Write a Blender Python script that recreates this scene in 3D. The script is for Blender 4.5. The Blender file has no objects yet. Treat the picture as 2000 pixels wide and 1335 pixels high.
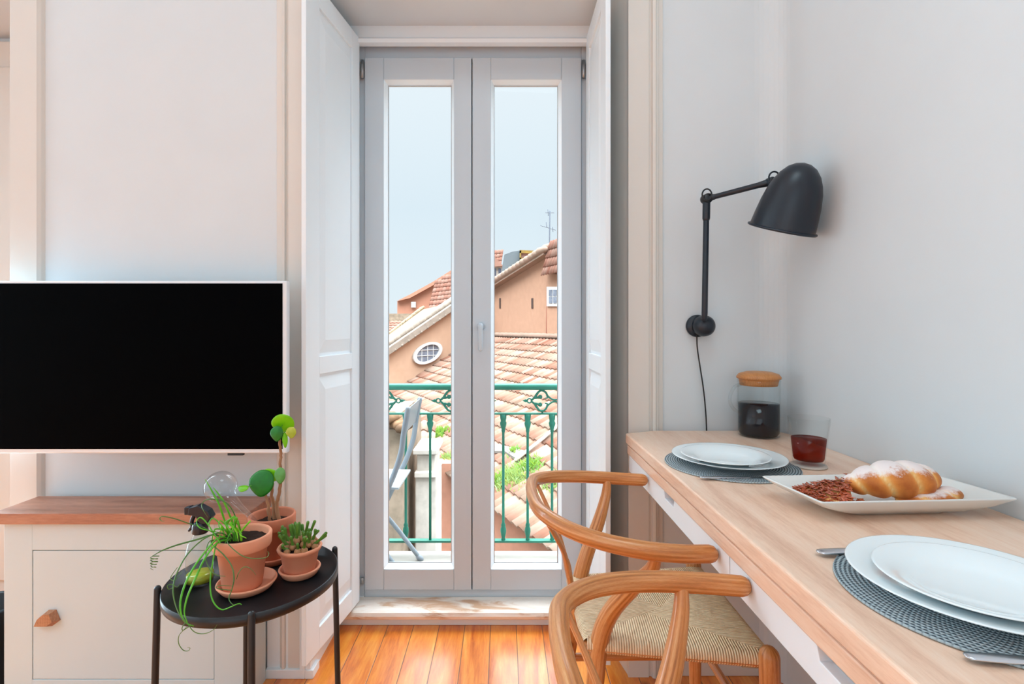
import bpy, bmesh, math, random
from mathutils import Vector, Matrix
from mathutils.geometry import intersect_point_tri_2d
random.seed(7)
PI = math.pi
SC = bpy.context.scene
COL = SC.collection

# ------------------------------------------------------------------ camera
CAMZ = 1.06
cam_d = bpy.data.cameras.new('camera')
cam_d.sensor_width = 36.0
cam_d.lens = 18.0
cam_d.shift_x = 0.0085
cam_d.shift_y = -0.01375
cam_d.clip_start = 0.02
cam_d.clip_end = 500
cam = bpy.data.objects.new('camera', cam_d)
cam.location = (0, 0, CAMZ)
cam.rotation_euler = (PI / 2, 0, 0)
COL.objects.link(cam)
SC.camera = cam

# ------------------------------------------------------------------ sky, sun, room daylight and fill, exposure
w = bpy.data.worlds.new('sky'); SC.world = w; w.use_nodes = True
nt = w.node_tree; nt.nodes.clear()
tc = nt.nodes.new('ShaderNodeTexCoord'); sx = nt.nodes.new('ShaderNodeSeparateXYZ')
rp = nt.nodes.new('ShaderNodeValToRGB'); bg = nt.nodes.new('ShaderNodeBackground'); wo = nt.nodes.new('ShaderNodeOutputWorld')
nt.links.new(tc.outputs['Generated'], sx.inputs[0]); nt.links.new(sx.outputs['Z'], rp.inputs[0])
# the cloud deck is brighter overhead than at the horizon
mr = nt.nodes.new('ShaderNodeMapRange'); mr.inputs[1].default_value = .45; mr.inputs[2].default_value = .75
mr.inputs[3].default_value = 1.0; mr.inputs[4].default_value = 14.0
nt.links.new(sx.outputs['Z'], mr.inputs[0]); nt.links.new(mr.outputs[0], bg.inputs[1])
nt.links.new(rp.outputs[0], bg.inputs[0]); nt.links.new(bg.outputs[0], wo.inputs[0])
e = rp.color_ramp.elements
e[0].position = 0.0; e[0].color = (.80, .895, .96, 1)
e[1].position = 1.0; e[1].color = (.84, .92, 1.0, 1)
a = e.new(.22); a.color = (.74, .86, .95, 1)
a = e.new(.42); a.color = (.82, .91, .98, 1)
a = e.new(.52); a.color = (.84, .92, 1.0, 1)
bg.inputs[1].default_value = 1.0
WORLD_BG = bg

sd = bpy.data.lights.new('sun', 'SUN'); sd.energy = 1.0; sd.angle = math.radians(30); sd.color = (1, .97, .93)
so = bpy.data.objects.new('sun', sd); COL.objects.link(so)
so.rotation_euler = Vector((-.35, -1.0, 1.15)).to_track_quat('Z', 'Y').to_euler()

def area(name, loc, aim, sx_, sy_, power, color):
    d = bpy.data.lights.new(name, 'AREA'); d.shape = 'RECTANGLE'; d.size = sx_; d.size_y = sy_
    d.energy = power; d.color = color
    o = bpy.data.objects.new(name, d); o.location = loc
    o.rotation_euler = (Vector(loc) - Vector(aim)).to_track_quat('Z', 'Y').to_euler()
    COL.objects.link(o); return o
# added fill light at unseen openings behind the camera and on the left
area('back_fill', (-.9, -2.55, 1.45), (-.9, 0, 1.0), 2.6, 2.1, 12, (.62, .86, 1.0))
area('left_fill', (-2.95, -.6, 1.6), (0, -.3, 1.2), 1.8, 2.0, 3, (.62, .86, 1.0))
# second balcony door of the same wall, just outside the picture
area('second_door_daylight', (-1.97, 1.56, 1.15), (-1.97, 0, 1.15), .78, 2.0, 94, (.64, .87, 1.0))
# added overhead fill, brightens table and right wall; no lamp in view
area('overhead_fill', (.2, .25, 2.88), (.1, .25, 0), .7, .7, 9, (.68, .90, 1.0))

SC.view_settings.view_transform = 'Standard'
SC.view_settings.look = 'None'
SC.view_settings.exposure = 0.0
SC.view_settings.gamma = 1.0
SC.view_settings.use_curve_mapping = False
SC.cycles.max_bounces = 12
SC.cycles.diffuse_bounces = 6
SC.cycles.transparent_max_bounces = 24
SC.cycles.caustics_reflective = False
SC.cycles.caustics_refractive = False

# ------------------------------------------------------------------ helpers
def lin(c):
    def f(v):
        v /= 255.0
        return v / 12.92 if v <= .04045 else ((v + .055) / 1.055) ** 2.4
    return (f(c[0]), f(c[1]), f(c[2]), 1)

def at(px, py, y):
    """point seen at pixel (px,py) of the photo at distance y"""
    return Vector(((px - 983) / 1000 * y, y, CAMZ - (py - 640) / 1000 * y))

class N:
    """tiny node helper"""
    def __init__(s, name):
        s.m = bpy.data.materials.new(name); s.m.use_nodes = True
        s.t = s.m.node_tree; s.t.nodes.clear()
        s.out = s.t.nodes.new('ShaderNodeOutputMaterial')
        s.b = s.t.nodes.new('ShaderNodeBsdfPrincipled')
        s.t.links.new(s.b.outputs[0], s.out.inputs[0])
    def n(s, typ, **kw):
        x = s.t.nodes.new(typ)
        for k, v in kw.items(): setattr(x, k, v)
        return x
    def l(s, a, b): s.t.links.new(a, b)
    def set(s, **kw):
        for k, v in kw.items():
            s.b.inputs[k.replace('_', ' ')].default_value = v
    def coord(s, scale=(1, 1, 1), kind='Object', rot=(0, 0, 0)):
        c = s.n('ShaderNodeTexCoord'); m = s.n('ShaderNodeMapping')
        m.inputs['Scale'].default_value = scale; m.inputs['Rotation'].default_value = rot
        s.l(c.outputs[kind], m.inputs[0]); return m.outputs[0]
    def noise(s, vec, scale, detail=4, rough=.55, dist=0):
        x = s.n('ShaderNodeTexNoise'); x.inputs['Scale'].default_value = scale
        x.inputs['Detail'].default_value = detail; x.inputs['Roughness'].default_value = rough
        x.inputs['Distortion'].default_value = dist
        s.l(vec, x.inputs['Vector']); return x.outputs['Fac']
    def ramp(s, fac, stops):
        r = s.n('ShaderNodeValToRGB'); el = r.color_ramp.elements
        el[0].position = stops[0][0]; el[0].color = stops[0][1]
        el[1].position = stops[-1][0]; el[1].color = stops[-1][1]
        for p, c in stops[1:-1]:
            q = el.new(p); q.color = c
        s.l(fac, r.inputs[0]); return r.outputs[0]
    def mix(s, fac, a, b, mode='MIX'):
        x = s.n('ShaderNodeMix', data_type='RGBA', blend_type=mode)
        for v, i in ((fac, 0), (a, 6), (b, 7)):
            if hasattr(v, 'is_output') or isinstance(v, bpy.types.NodeSocket): s.l(v, x.inputs[i])
            else: x.inputs[i].default_value = v
        return x.outputs[2]
    def math(s, op, a, b=0.0, c=0.0):
        x = s.n('ShaderNodeMath', operation=op)
        for i, v in enumerate((a, b, c)):
            if isinstance(v, bpy.types.NodeSocket): s.l(v, x.inputs[i])
            else: x.inputs[i].default_value = v
        return x.outputs[0]
    def bump(s, h, strength=.3, dist=.002):
        x = s.n('ShaderNodeBump'); x.inputs['Strength'].default_value = strength
        x.inputs['Distance'].default_value = dist
        s.l(h, x.inputs['Height']); s.l(x.outputs[0], s.b.inputs['Normal'])

EXT = .36     # darkens outdoor colours to offset the boosted overhead sky
def dim(c, k=EXT):
    f = k ** (1 / 2.2); return tuple(v * f for v in c)

def plain(name, rgb, rough=.5, metal=0, spec=.5, coat=0, var=.0, bump=0, bscale=60, trans=0):
    s = N(name)
    s.set(Roughness=rough, Metallic=metal, Specular_IOR_Level=spec, Coat_Weight=coat)
    c = lin(rgb)
    v = s.coord()
    f = s.noise(v, 6, 4)
    lo = tuple(x * (1 - var) for x in c[:3]) + (1,); hi = tuple(min(1, x * (1 + var)) for x in c[:3]) + (1,)
    s.l(s.ramp(f, [(.3, lo), (.7, hi)]), s.b.inputs['Base Color'])
    if bump: s.bump(s.noise(v, bscale, 5), bump, .001)
    return s.m

def wood(name, dark, mid, light, scale=(1, 1, 1), rough=.45, kind='Object', knots=0, ring=9, coat=0, spec=.5, bump=.08):
    s = N(name)
    s.set(Roughness=rough, Coat_Weight=coat, Specular_IOR_Level=spec)
    v = s.coord(scale, kind)
    big = s.noise(v, 2.2, 3, .5, .6)
    wv = s.n('ShaderNodeTexWave', wave_type='RINGS', rings_direction='Z')
    wv.inputs['Scale'].default_value = ring; wv.inputs['Distortion'].default_value = 5
    wv.inputs['Detail'].default_value = 3; wv.inputs['Detail Scale'].default_value = 1.2
    s.l(v, wv.inputs['Vector'])
    fine = s.noise(v, 34, 5, .7)
    f = s.math('ADD', s.math('MULTIPLY', big, .55), s.math('ADD', s.math('MULTIPLY', wv.outputs['Fac'], .07), s.math('MULTIPLY', fine, .40)))
    col = s.ramp(f, [(.28, lin(dark)), (.5, lin(mid)), (.74, lin(light))])
    if knots:
        vo = s.n('ShaderNodeTexVoronoi'); vo.inputs['Scale'].default_value = knots
        s.l(s.coord((scale[0] * .9, scale[1] * .9, scale[2] * .9), kind), vo.inputs['Vector'])
        kf = s.ramp(vo.outputs['Distance'], [(.035, (1, 1, 1, 1)), (.10, (0, 0, 0, 1))])
        col = s.mix(kf, col, lin((dark[0] * .55, dark[1] * .5, dark[2] * .5)))
    s.l(col, s.b.inputs['Base Color'])
    s.bump(f, bump, .002)
    return s.m

def thin_glass(name, tint=(.97, .985, .98, 1), refl=.9, ior=1.3, edge=0.0):
    s = N(name); s.t.nodes.remove(s.b)
    tr = s.n('ShaderNodeBsdfTransparent'); tr.inputs[0].default_value = tint
    gl = s.n('ShaderNodeBsdfGlossy'); gl.inputs['Roughness'].default_value = .02
    gl.inputs[0].default_value = (refl, refl, refl, 1)
    fr = s.n('ShaderNodeLayerWeight'); fr.inputs['Blend'].default_value = .5
    f0 = ((ior - 1) / (ior + 1)) ** 2
    fk = s.math('ADD', s.math('MULTIPLY', s.math('POWER', fr.outputs['Facing'], 4.0), .42 * min(1, (ior - 1) * 2.0)), f0)
    mx = s.n('ShaderNodeMixShader')
    s.l(fk, mx.inputs[0]); s.l(tr.outputs[0], mx.inputs[1]); s.l(gl.outputs[0], mx.inputs[2])
    s.l(mx.outputs[0], s.out.inputs[0])
    return s.m

# --- bmesh builders, everything in world coordinates ---
def BM():
    b = bmesh.new(); b.loops.layers.uv.new('UVMap'); return b

def box(b, lo, hi, rot=None, piv=None):
    x0, y0, z0 = lo; x1, y1, z1 = hi
    co = [(x0, y0, z0), (x1, y0, z0), (x1, y1, z0), (x0, y1, z0), (x0, y0, z1), (x1, y0, z1), (x1, y1, z1), (x0, y1, z1)]
    vs = [b.verts.new(c) for c in co]
    for f in ((0, 3, 2, 1), (4, 5, 6, 7), (0, 1, 5, 4), (1, 2, 6, 5), (2, 3, 7, 6), (3, 0, 4, 7)):
        b.faces.new([vs[i] for i in f])
    if rot is not None:
        M = Matrix.Translation(piv) @ rot.to_4x4() @ Matrix.Translation(-Vector(piv))
        for v in vs: v.co = M @ v.co
    return vs

def prism(b, pts, vec):
    """closed solid: polygon pts swept along vec"""
    vec = Vector(vec)
    A = [b.verts.new(Vector(p)) for p in pts]; B = [b.verts.new(Vector(p) + vec) for p in pts]
    fs = [b.faces.new(A), b.faces.new(list(reversed(B)))]
    n = len(pts)
    for i in range(n):
        fs.append(b.faces.new([A[(i + 1) % n], A[i], B[i], B[(i + 1) % n]]))
    bmesh.ops.recalc_face_normals(b, faces=fs)
    return A + B

def smooth_path(pts, k=6):
    P = [Vector(p) for p in pts]
    if len(P) < 3: return P
    out = []
    for i in range(len(P) - 1):
        p0 = P[i - 1] if i else P[0] * 2 - P[1]; p1 = P[i]; p2 = P[i + 1]
        p3 = P[i + 2] if i + 2 < len(P) else P[-1] * 2 - P[-2]
        for j in range(k):
            t = j / k
            out.append(.5 * ((2 * p1) + (p2 - p0) * t + (2 * p0 - 5 * p1 + 4 * p2 - p3) * t * t + (3 * p1 - p0 - 3 * p2 + p3) * t ** 3))
    out.append(P[-1]); return out

def lerp_list(r, n):
    if not isinstance(r, (list, tuple)): return [r] * n
    out = []
    for i in range(n):
        t = i / (n - 1) * (len(r) - 1); k = min(int(t), len(r) - 2)
        out.append(r[k] + (r[k + 1] - r[k]) * (t - k))
    return out

def tube(b, pts, r, seg=12, cap='round', flat=1.0, up=None, closed=False):
    """swept tube with radius list r; flat scales the section along 'up'"""
    P = [Vector(p) for p in pts]; n = len(P); R = lerp_list(r, n)
    if cap == 'round' and not closed:
        d0 = (P[0] - P[1]).normalized(); d1 = (P[-1] - P[-2]).normalized()
        r0, r1 = R[0], R[-1]
        pre = [P[0] + d0 * r0 * k for k in (.98, .85, .5)]; prr = [r0 * q for q in (.12, .53, .86)]
        post = [P[-1] + d1 * r1 * k for k in (.5, .85, .98)]; por = [r1 * q for q in (.86, .53, .12)]
        P = pre + P + post; R = prr + R + por; n = len(P)
    T = []
    for i in range(n):
        a_ = P[i - 1] if (i or closed) else P[0]; c_ = P[(i + 1) % n] if (i < n - 1 or closed) else P[-1]
        T.append((c_ - a_).normalized())
    nrm = Vector(up) if up is not None else (Vector((0, 0, 1)) if abs(T[0].z) < .9 else Vector((1, 0, 0)))
    rings = []; uvl = b.loops.layers.uv.verify(); dist = 0; D = []
    for i in range(n):
        if i: dist += (P[i] - P[i - 1]).length
        D.append(dist)
        if up is not None: nrm = Vector(up)
        nrm = nrm - T[i] * nrm.dot(T[i])
        if nrm.length < 1e-6: nrm = T[i].orthogonal()
        nrm.normalize(); bi = T[i].cross(nrm)
        rings.append([b.verts.new(P[i] + (nrm * math.cos(q) * flat + bi * math.sin(q)) * R[i]) for q in [2 * PI * k / seg for k in range(seg)]])
    m = n if closed else n - 1
    for i in range(m):
        j = (i + 1) % n
        for k in range(seg):
            k2 = (k + 1) % seg
            f = b.faces.new([rings[i][k], rings[i][k2], rings[j][k2], rings[j][k]]); f.smooth = True
            us = (k / seg, (k + 1) / seg, (k + 1) / seg, k / seg); vs_ = (D[i], D[i], D[j] if j else D[-1] + .02, D[j] if j else D[-1] + .02)
            for lp, u_, v_ in zip(f.loops, us, vs_): lp[uvl].uv = (u_ * 2 * PI * .014, v_)
    if not closed:
        b.faces.new(list(reversed(rings[0]))); b.faces.new(rings[-1])
    return rings

def lathe(b, prof, c, seg=48, axis=None, smooth=True, close=True):
    """prof = [(r,z)...] around vertical axis at c; closed profile when close"""
    c = Vector(c); M = Matrix.Identity(3) if axis is None else Vector((0, 0, 1)).rotation_difference(Vector(axis)).to_matrix()
    rings = []
    for r, z in prof:
        if r < 1e-6: rings.append([b.verts.new(c + M @ Vector((0, 0, z)))])
        else: rings.append([b.verts.new(c + M @ Vector((r * math.cos(2 * PI * k / seg), r * math.sin(2 * PI * k / seg), z))) for k in range(seg)])
    fs = []
    for i in range(len(rings) - 1):
        A, B_ = rings[i], rings[i + 1]
        for k in range(seg):
            k2 = (k + 1) % seg
            if len(A) == 1 and len(B_) == 1: continue
            if len(A) == 1: f = b.faces.new([A[0], B_[k2], B_[k]])
            elif len(B_) == 1: f = b.faces.new([A[k], A[k2], B_[0]])
            else: f = b.faces.new([A[k], A[k2], B_[k2], B_[k]])
            f.smooth = smooth; fs.append(f)
    if close:
        for R_ in (rings[0], rings[-1]):
            if len(R_) > 1:
                try: fs.append(b.faces.new(R_))
                except ValueError: pass
    bmesh.ops.recalc_face_normals(b, faces=fs)
    return rings

def cyl(b, p0, p1, r0, r1=None, seg=24):
    p0 = Vector(p0); p1 = Vector(p1); L = (p1 - p0).length
    lathe(b, [(0, 0), (r0, 0), (r0 if r1 is None else r1, L), (0, L)], p0, seg, (p1 - p0).normalized(), True, False)

ORG = {}
def thing(name, label, cat, loc, group=None, kind=None):
    o = bpy.data.objects.new(name, None); COL.objects.link(o); o.location = loc
    o.empty_display_size = .05
    if label: o['label'] = label
    if cat: o['category'] = cat
    if group: o['group'] = group
    if kind: o['kind'] = kind
    ORG[o] = Vector(loc)
    return o

def link(name, b, m, parent=None, base=None, bevel=0, bseg=2, auto=True, label=None, kind=None, subsurf=0):
    org = ORG[parent] if parent is not None else Vector(base or (0, 0, 0))
    me = bpy.data.meshes.new(name)
    bmesh.ops.translate(b, verts=b.verts, vec=-org)
    b.to_mesh(me); b.free()
    o = bpy.data.objects.new(name, me); COL.objects.link(o)
    for mm in (m if isinstance(m, (list, tuple)) else [m]): me.materials.append(mm)
    if parent is not None: o.parent = parent
    else: o.location = org
    ORG[o] = org
    if bevel:
        md = o.modifiers.new('edge', 'BEVEL'); md.width = bevel; md.segments = bseg; md.limit_method = 'ANGLE'; md.angle_limit = math.radians(40)
        md.harden_normals = False
    if subsurf:
        md = o.modifiers.new('ss', 'SUBSURF'); md.levels = subsurf; md.render_levels = subsurf
    if label: o['label'] = label
    if kind: o['kind'] = kind
    return o

def top(o, label, cat, group=None, kind=None):
    o['label'] = label; o['category'] = cat
    if group: o['group'] = group
    if kind: o['kind'] = kind
    return o

def struct(name, b, m, base=None, bevel=0, bseg=2):
    o = link(name, b, m, None, base, bevel, bseg); o['kind'] = 'structure'; return o

# ------------------------------------------------------------------ materials
M_wall = plain('wall_paint', (213, 219, 222), .75, spec=.25, var=.012, bump=.05, bscale=90)
M_trimp = plain('trim_paint', (216, 211, 204), .5, spec=.35, var=.012, bump=.03)
M_ceil = plain('ceiling_paint', (222, 230, 234), .8, spec=.2, var=.01)
M_shut = plain('shutter_paint', (230, 237, 241), .38, spec=.4, var=.008, bump=.02)
M_upvc = plain('window_frame_white', (194, 205, 213), .32, spec=.45, var=.004)
M_cab = plain('cabinet_paint', (198, 213, 218), .45, spec=.35, var=.012, bump=.03)
M_drawer = plain('drawer_white', (232, 238, 244), .4, var=.005)
M_grey = plain('hinge_metal', (170, 170, 170), .35, .8, var=.02)
M_dark = plain('rubber_gap', (40, 40, 42), .7, var=.02)
M_black = plain('black_powder_coat', (22, 24, 28), .38, spec=.5, var=.05, bump=.03, bscale=300)
M_lampb = plain('lamp_navy_black', (10, 22, 36), .36, spec=.55, var=.03)
M_screen = plain('screen_black', (1, 1, 2), .5, spec=.02, var=0)
M_tvf = plain('television_white', (226, 231, 236), .35, var=.004)
M_porc = plain('porcelain', (232, 240, 242), .12, spec=.5, coat=.4, var=.004)
M_dish = plain('stoneware_white', (226, 225, 221), .22, spec=.5, coat=.2, var=.006)
M_steel = plain('cutlery_steel', (205, 208, 214), .22, 1.0, var=.01)
M_terra = plain('terracotta', (224, 152, 120), .72, spec=.25, var=.09, bump=.25, bscale=120)
M_terra2 = plain('terracotta_dark', (200, 122, 92), .68, spec=.25, var=.1, bump=.25, bscale=120)
M_soil = plain('potting_soil', (48, 34, 28), .95, spec=.1, var=.5, bump=1, bscale=220)
M_cable = plain('cable_black', (18, 18, 20), .5)
M_bamboo = wood('bamboo_lid', (150, 92, 48), (196, 130, 74), (214, 152, 94), (8, 1.2, 8), .4)
M_clear = thin_glass('clear_glass', (.975, .985, .985, 1), .6, 1.26)
M_pane = thin_glass('door_glass', (.985, .995, .99, 1), .9, 1.12)
M_tea = thin_glass('brown_tea', (.50, .12, .06, 1), .8, 1.25)
M_coffee = plain('dark_infusion', (12, 8, 20), .08, spec=.45)
M_liq = plain('yellow_liquid', (196, 200, 66), .12, spec=.5)

M_tab = wood('table_oak', (206, 156, 126), (236, 199, 173), (246, 222, 202), (7, .7, 7), .42, knots=0, ring=.9, bump=.05, coat=.25)
M_ctop = wood('cabinet_top_wood', (118, 72, 54), (164, 112, 90), (196, 146, 120), (.9, 8, 8), .45, ring=1.0, bump=.06)
M_chair = wood('chair_oak', (128, 70, 26), (194, 122, 62), (228, 176, 122), (90, 3.0, 1), .34, 'UV', ring=.6, coat=.2, bump=.15)
M_knob = wood('knob_wood', (130, 84, 58), (176, 124, 92), (200, 152, 120), (6, 6, 30), .5)

def floor_mat():
    s = N('pine_floor')
    s.set(Coat_Weight=.9, Coat_Roughness=.2, Specular_IOR_Level=.5, Roughness=.32)
    c = s.n('ShaderNodeTexCoord'); sp = s.n('ShaderNodeSeparateXYZ'); s.l(c.outputs['Object'], sp.inputs[0])
    q = s.math('DIVIDE', s.math('SUBTRACT', sp.outputs['X'], .046), .0912)
    idx = s.math('FLOOR', q)
    wn = s.n('ShaderNodeTexWhiteNoise', noise_dimensions='1D'); s.l(idx, wn.inputs['W'])
    cb = s.n('ShaderNodeCombineXYZ')
    s.l(s.math('MULTIPLY', sp.outputs['X'], 9), cb.inputs[0])
    s.l(s.math('ADD', s.math('MULTIPLY', sp.outputs['Y'], 1.0), s.math('MULTIPLY', wn.outputs['Value'], 37)), cb.inputs[1])
    s.l(s.math('MULTIPLY', idx, 3.3), cb.inputs[2])
    f1 = s.noise(cb.outputs[0], 2.0, 3, .5, 1.4)
    f2 = s.noise(cb.outputs[0], 16, 5, .65, .5)
    f = s.math('ADD', s.math('MULTIPLY', f1, .68), s.math('MULTIPLY', f2, .34))
    col = s.ramp(f, [(.30, lin((180, 80, 20))), (.46, lin((226, 126, 40))), (.60, lin((242, 156, 62))), (.78, lin((252, 194, 110)))])
    tone = s.ramp(wn.outputs['Value'], [(0, (.80, .74, .68, 1)), (1, (1.0, 1.0, 1.0, 1))])
    col = s.mix(1.0, col, tone, 'MULTIPLY')
    vo = s.n('ShaderNodeTexVoronoi'); vo.inputs['Scale'].default_value = 1.6
    mp = s.n('ShaderNodeMapping'); mp.inputs['Scale'].default_value = (.35, 2.2, 1)
    s.l(cb.outputs[0], mp.inputs[0]); s.l(mp.outputs[0], vo.inputs['Vector'])
    kn = s.ramp(vo.outputs['Distance'], [(.05, (1, 1, 1, 1)), (.12, (0, 0, 0, 1))])
    col = s.mix(kn, col, lin((98, 40, 14)))
    # joints between boards: a physical groove, darker dirt
    fr = s.math('FRACT', q); d = s.math('ABSOLUTE', s.math('SUBTRACT', fr, .5))
    j = s.ramp(s.math('ADD', d, s.math('MULTIPLY', f2, .006)), [(.482, (0, 0, 0, 1)), (.498, (1, 1, 1, 1))])
    col = s.mix(j, col, lin((104, 64, 44)))
    s.l(col, s.b.inputs['Base Color'])
    hgt = s.math('SUBTRACT', s.math('MULTIPLY', f2, .12), j)
    s.bump(hgt, .35, .003)
    return s.m
M_floor = floor_mat()

def marble_mat():
    s = N('sill_marble'); s.set(Roughness=.35)
    v = s.coord((1.2, 5, 5))
    f = s.noise(v, 3, 6, .6, 1.5)
    s.l(s.ramp(f, [(.38, lin((196, 158, 128))), (.48, lin((226, 214, 202))), (.7, lin((238, 232, 224)))]), s.b.inputs['Base Color'])
    return s.m
M_marble = marble_mat()
M_slab = plain('balcony_stone', dim((224, 214, 200), .42), .7, var=.1, bump=.2, bscale=30)

def weave_mat(name, radial, light, dark):
    s = N(name); s.set(Roughness=.75, Specular_IOR_Level=.25)
    c = s.n('ShaderNodeTexCoord'); sp = s.n('ShaderNodeSeparateXYZ'); s.l(c.outputs['Object'], sp.inputs[0])
    x, y = sp.outputs['X'], sp.outputs['Y']
    r = s.math('SQRT', s.math('ADD', s.math('MULTIPLY', x, x), s.math('MULTIPLY', y, y)))
    an = s.math('ARCTAN2', y, x)
    a_ = s.math('SINE', s.math('MULTIPLY', r, 2 * PI / .0052))
    b_ = s.math('SINE', s.math('ADD', s.math('MULTIPLY', an, 150), s.math('MULTIPLY', s.math('FLOOR', s.math('DIVIDE', r, .0052)), PI)))
    f = s.math('ADD', s.math('MULTIPLY', a_, .3), s.math('ADD', s.math('MULTIPLY', b_, .25), .5))
    s.l(s.ramp(f, [(.25, lin(dark)), (.7, lin(light))]), s.b.inputs['Base Color'])
    s.bump(f, .8, .002)
    return s.m
M_mat = weave_mat('woven_placemat', True, (172, 184, 188), (62, 72, 80))

# ------------------------------------------------------------------ room shell
WY = 1.57       # inner face of the window wall
RX = .84        # right wall
LX = -3.0; BY = -2.6; H = 2.95
b = BM(); box(b, (LX, BY, -.04), (RX + .1, 1.84, 0)); box(b, (-2.35, 1.84, -.04), (-1.496, 1.95, 0)); struct('floor', b, M_floor)
b = BM(); box(b, (LX - .1, BY - .1, H), (RX + .1, 2.0, H + .1)); struct('ceiling', b, M_ceil)
b = BM()
box(b, (-1.496, WY, 0), (-.60, 2.0, H))
box(b, (.38, WY, 0), (RX + .1, 2.0, H))
box(b, (-.60, WY, 2.158), (.38, 2.0, H))
box(b, (-.60, 1.87, 0), (-.535, 2.0, 2.158)); box(b, (.31, 1.87, 0), (.38, 2.0, 2.158))
box(b, (-.535, 1.875, 2.108), (.31, 2.0, 2.158))
box(b, (LX, WY, 0), (-2.35, 2.0, H)); box(b, (-2.35, WY, 2.158), (-1.496, 2.0, H)); box(b, (-2.35, 1.945, 0), (-1.496, 2.0, 2.158))
struct('wall_front', b, M_wall)
# right wall with a softly rounded corner against the window wall
b = BM()
pts = [(RX + .1, BY, 0), (RX, BY, 0)]
rc = .07
for k in range(9):
    t = k / 8 * PI / 2
    pts.append((RX - rc + rc * math.cos(t), WY - rc + rc * math.sin(t), 0))
pts += [(RX + .1, WY, 0)]
vs = prism(b, pts, (0, 0, H))
struct('wall_right', b, M_wall)
b = BM()      # back wall with a window opening
box(b, (LX, BY - .1, 0), (-2.25, BY, H)); box(b, (.45, BY - .1, 0), (RX + .1, BY, H))
box(b, (-2.25, BY - .1, 0), (.45, BY, .45)); box(b, (-2.25, BY - .1, 2.65), (.45, BY, H))
struct('wall_back', b, M_wall)
b = BM()
box(b, (LX - .1, BY, 0), (LX, -1.55, H)); box(b, (LX - .1, .35, 0), (LX, 2.0, H))
box(b, (LX - .1, -1.55, 0), (LX, .35, .5)); box(b, (LX - .1, -1.55, 2.65), (LX, .35, H))
struct('wall_left', b, M_wall)

# casings around the openings (flat board + fine mouldings)
def casing(x_in, x_out, name, z0=0.0, z1=H, mould_out=True):
    b = BM(); s_ = 1 if x_out > x_in else -1
    w_ = abs(x_out - x_in)
    prof = [(0, .0), (0, -.016), (w_ * .58, -.016), (w_ * .60, -.011), (w_ * .66, -.011), (w_ * .68, -.02), (w_ * .76, -.022), (w_ * .80, -.014), (w_ * .86, -.013), (w_ * .88, -.008), (w_, -.006), (w_, 0)]
    prism(b, [(x_in + s_ * p, WY + q, z0) for p, q in prof], (0, 0, z1 - z0))
    return struct(name, b, M_trimp)
casing(.38, .487, 'trim_1')
casing(-.60, -.692, 'trim_2', .0)
b = BM(); prism(b, [(-1.496, WY, 0), (-1.496, WY - .018, 0), (-1.415, WY - .018, 0), (-1.408, WY - .010, 0), (-1.404, WY, 0)], (0, 0, H)); struct('trim_3', b, M_trimp)
# plinth block at the foot of the left casing, with its shoe
b = BM(); box(b, (-.72, WY - .012, .02), (-.617, WY + .0, .235)); box(b, (-.617, WY - .022, 0.02), (-.60, WY, .32))
box(b, (-.72, WY - .014, .225), (-.617, WY, .237)); box(b, (-.72, WY - .024, 0), (-.60, WY, .028)); box(b, (-.600, WY - .024, 0), (-.574, WY + .03, .026)); box(b, (-.60, WY - .02, 0), (-.584, 1.80, .075))
struct('baseboard_front', b, M_shut, bevel=.002)
b = BM(); box(b, (.487, WY - .012, 0), (RX - .01, WY, .09)); struct('trim_4', b, M_trimp, bevel=.003)
# second opening's closed leaf at the far left
b = BM(); box(b, (-2.35, 1.91, 0), (-1.50, 1.94, 2.13)); box(b, (-2.25, 1.90, 1.0), (-1.65, 1.91, 2.03)); box(b, (-2.25, 1.90, .12), (-1.65, 1.91, .9))
struct('door_2', b, M_trimp, bevel=.006)

b = BM(); prism(b, [(.3795, 1.571, .0), (.323, 1.862, .0), (.3795, 1.862, .0)], (0, 0, 2.158)); struct('trim_8', b, M_trimp)
# marble sill, step board
b = BM(); prism(b, [(-.60, 1.90, .026), (-.60, 1.815, .026), (-.60, 1.803, .034), (-.60, 1.80, .045), (-.60, 1.805, .056), (-.60, 1.815, .060), (-.60, 1.90, .062)], (.98, 0, 0))
struct('trim_5', b, M_marble)
b = BM(); box(b, (-.60, 1.826, 0), (.38, 1.87, .027)); struct('trim_6', b, M_shut, bevel=.002)
# head board and moulding above the door
b = BM(); box(b, (-.60, 1.862, 2.112), (.38, 1.876, 2.158))
prism(b, [(-.60, 1.872, 2.088), (-.60, 1.852, 2.092), (-.60, 1.848, 2.104), (-.60, 1.858, 2.114), (-.60, 1.872, 2.114)], (.98, 0, 0))
struct('trim_7', b, M_shut)

# ------------------------------------------------------------------ balcony door
DR = thing('door_1', None, None, (-.11, 1.9, .06), kind='structure')
FY = 1.91
b = BM()
fx0, fx1, fz0, fz1 = -.60, .38, .058, 2.11
box(b, (fx0, FY, fz0), (-.516, FY + .07, fz1)); box(b, (.291, FY, fz0), (fx1, FY + .07, fz1))
box(b, (-.516, FY, 2.062), (.291, FY + .07, fz1)); box(b, (-.516, FY - .004, fz0), (.291, FY + .07, .088))
link('door_frame', b, M_upvc, DR, bevel=.003)

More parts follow.
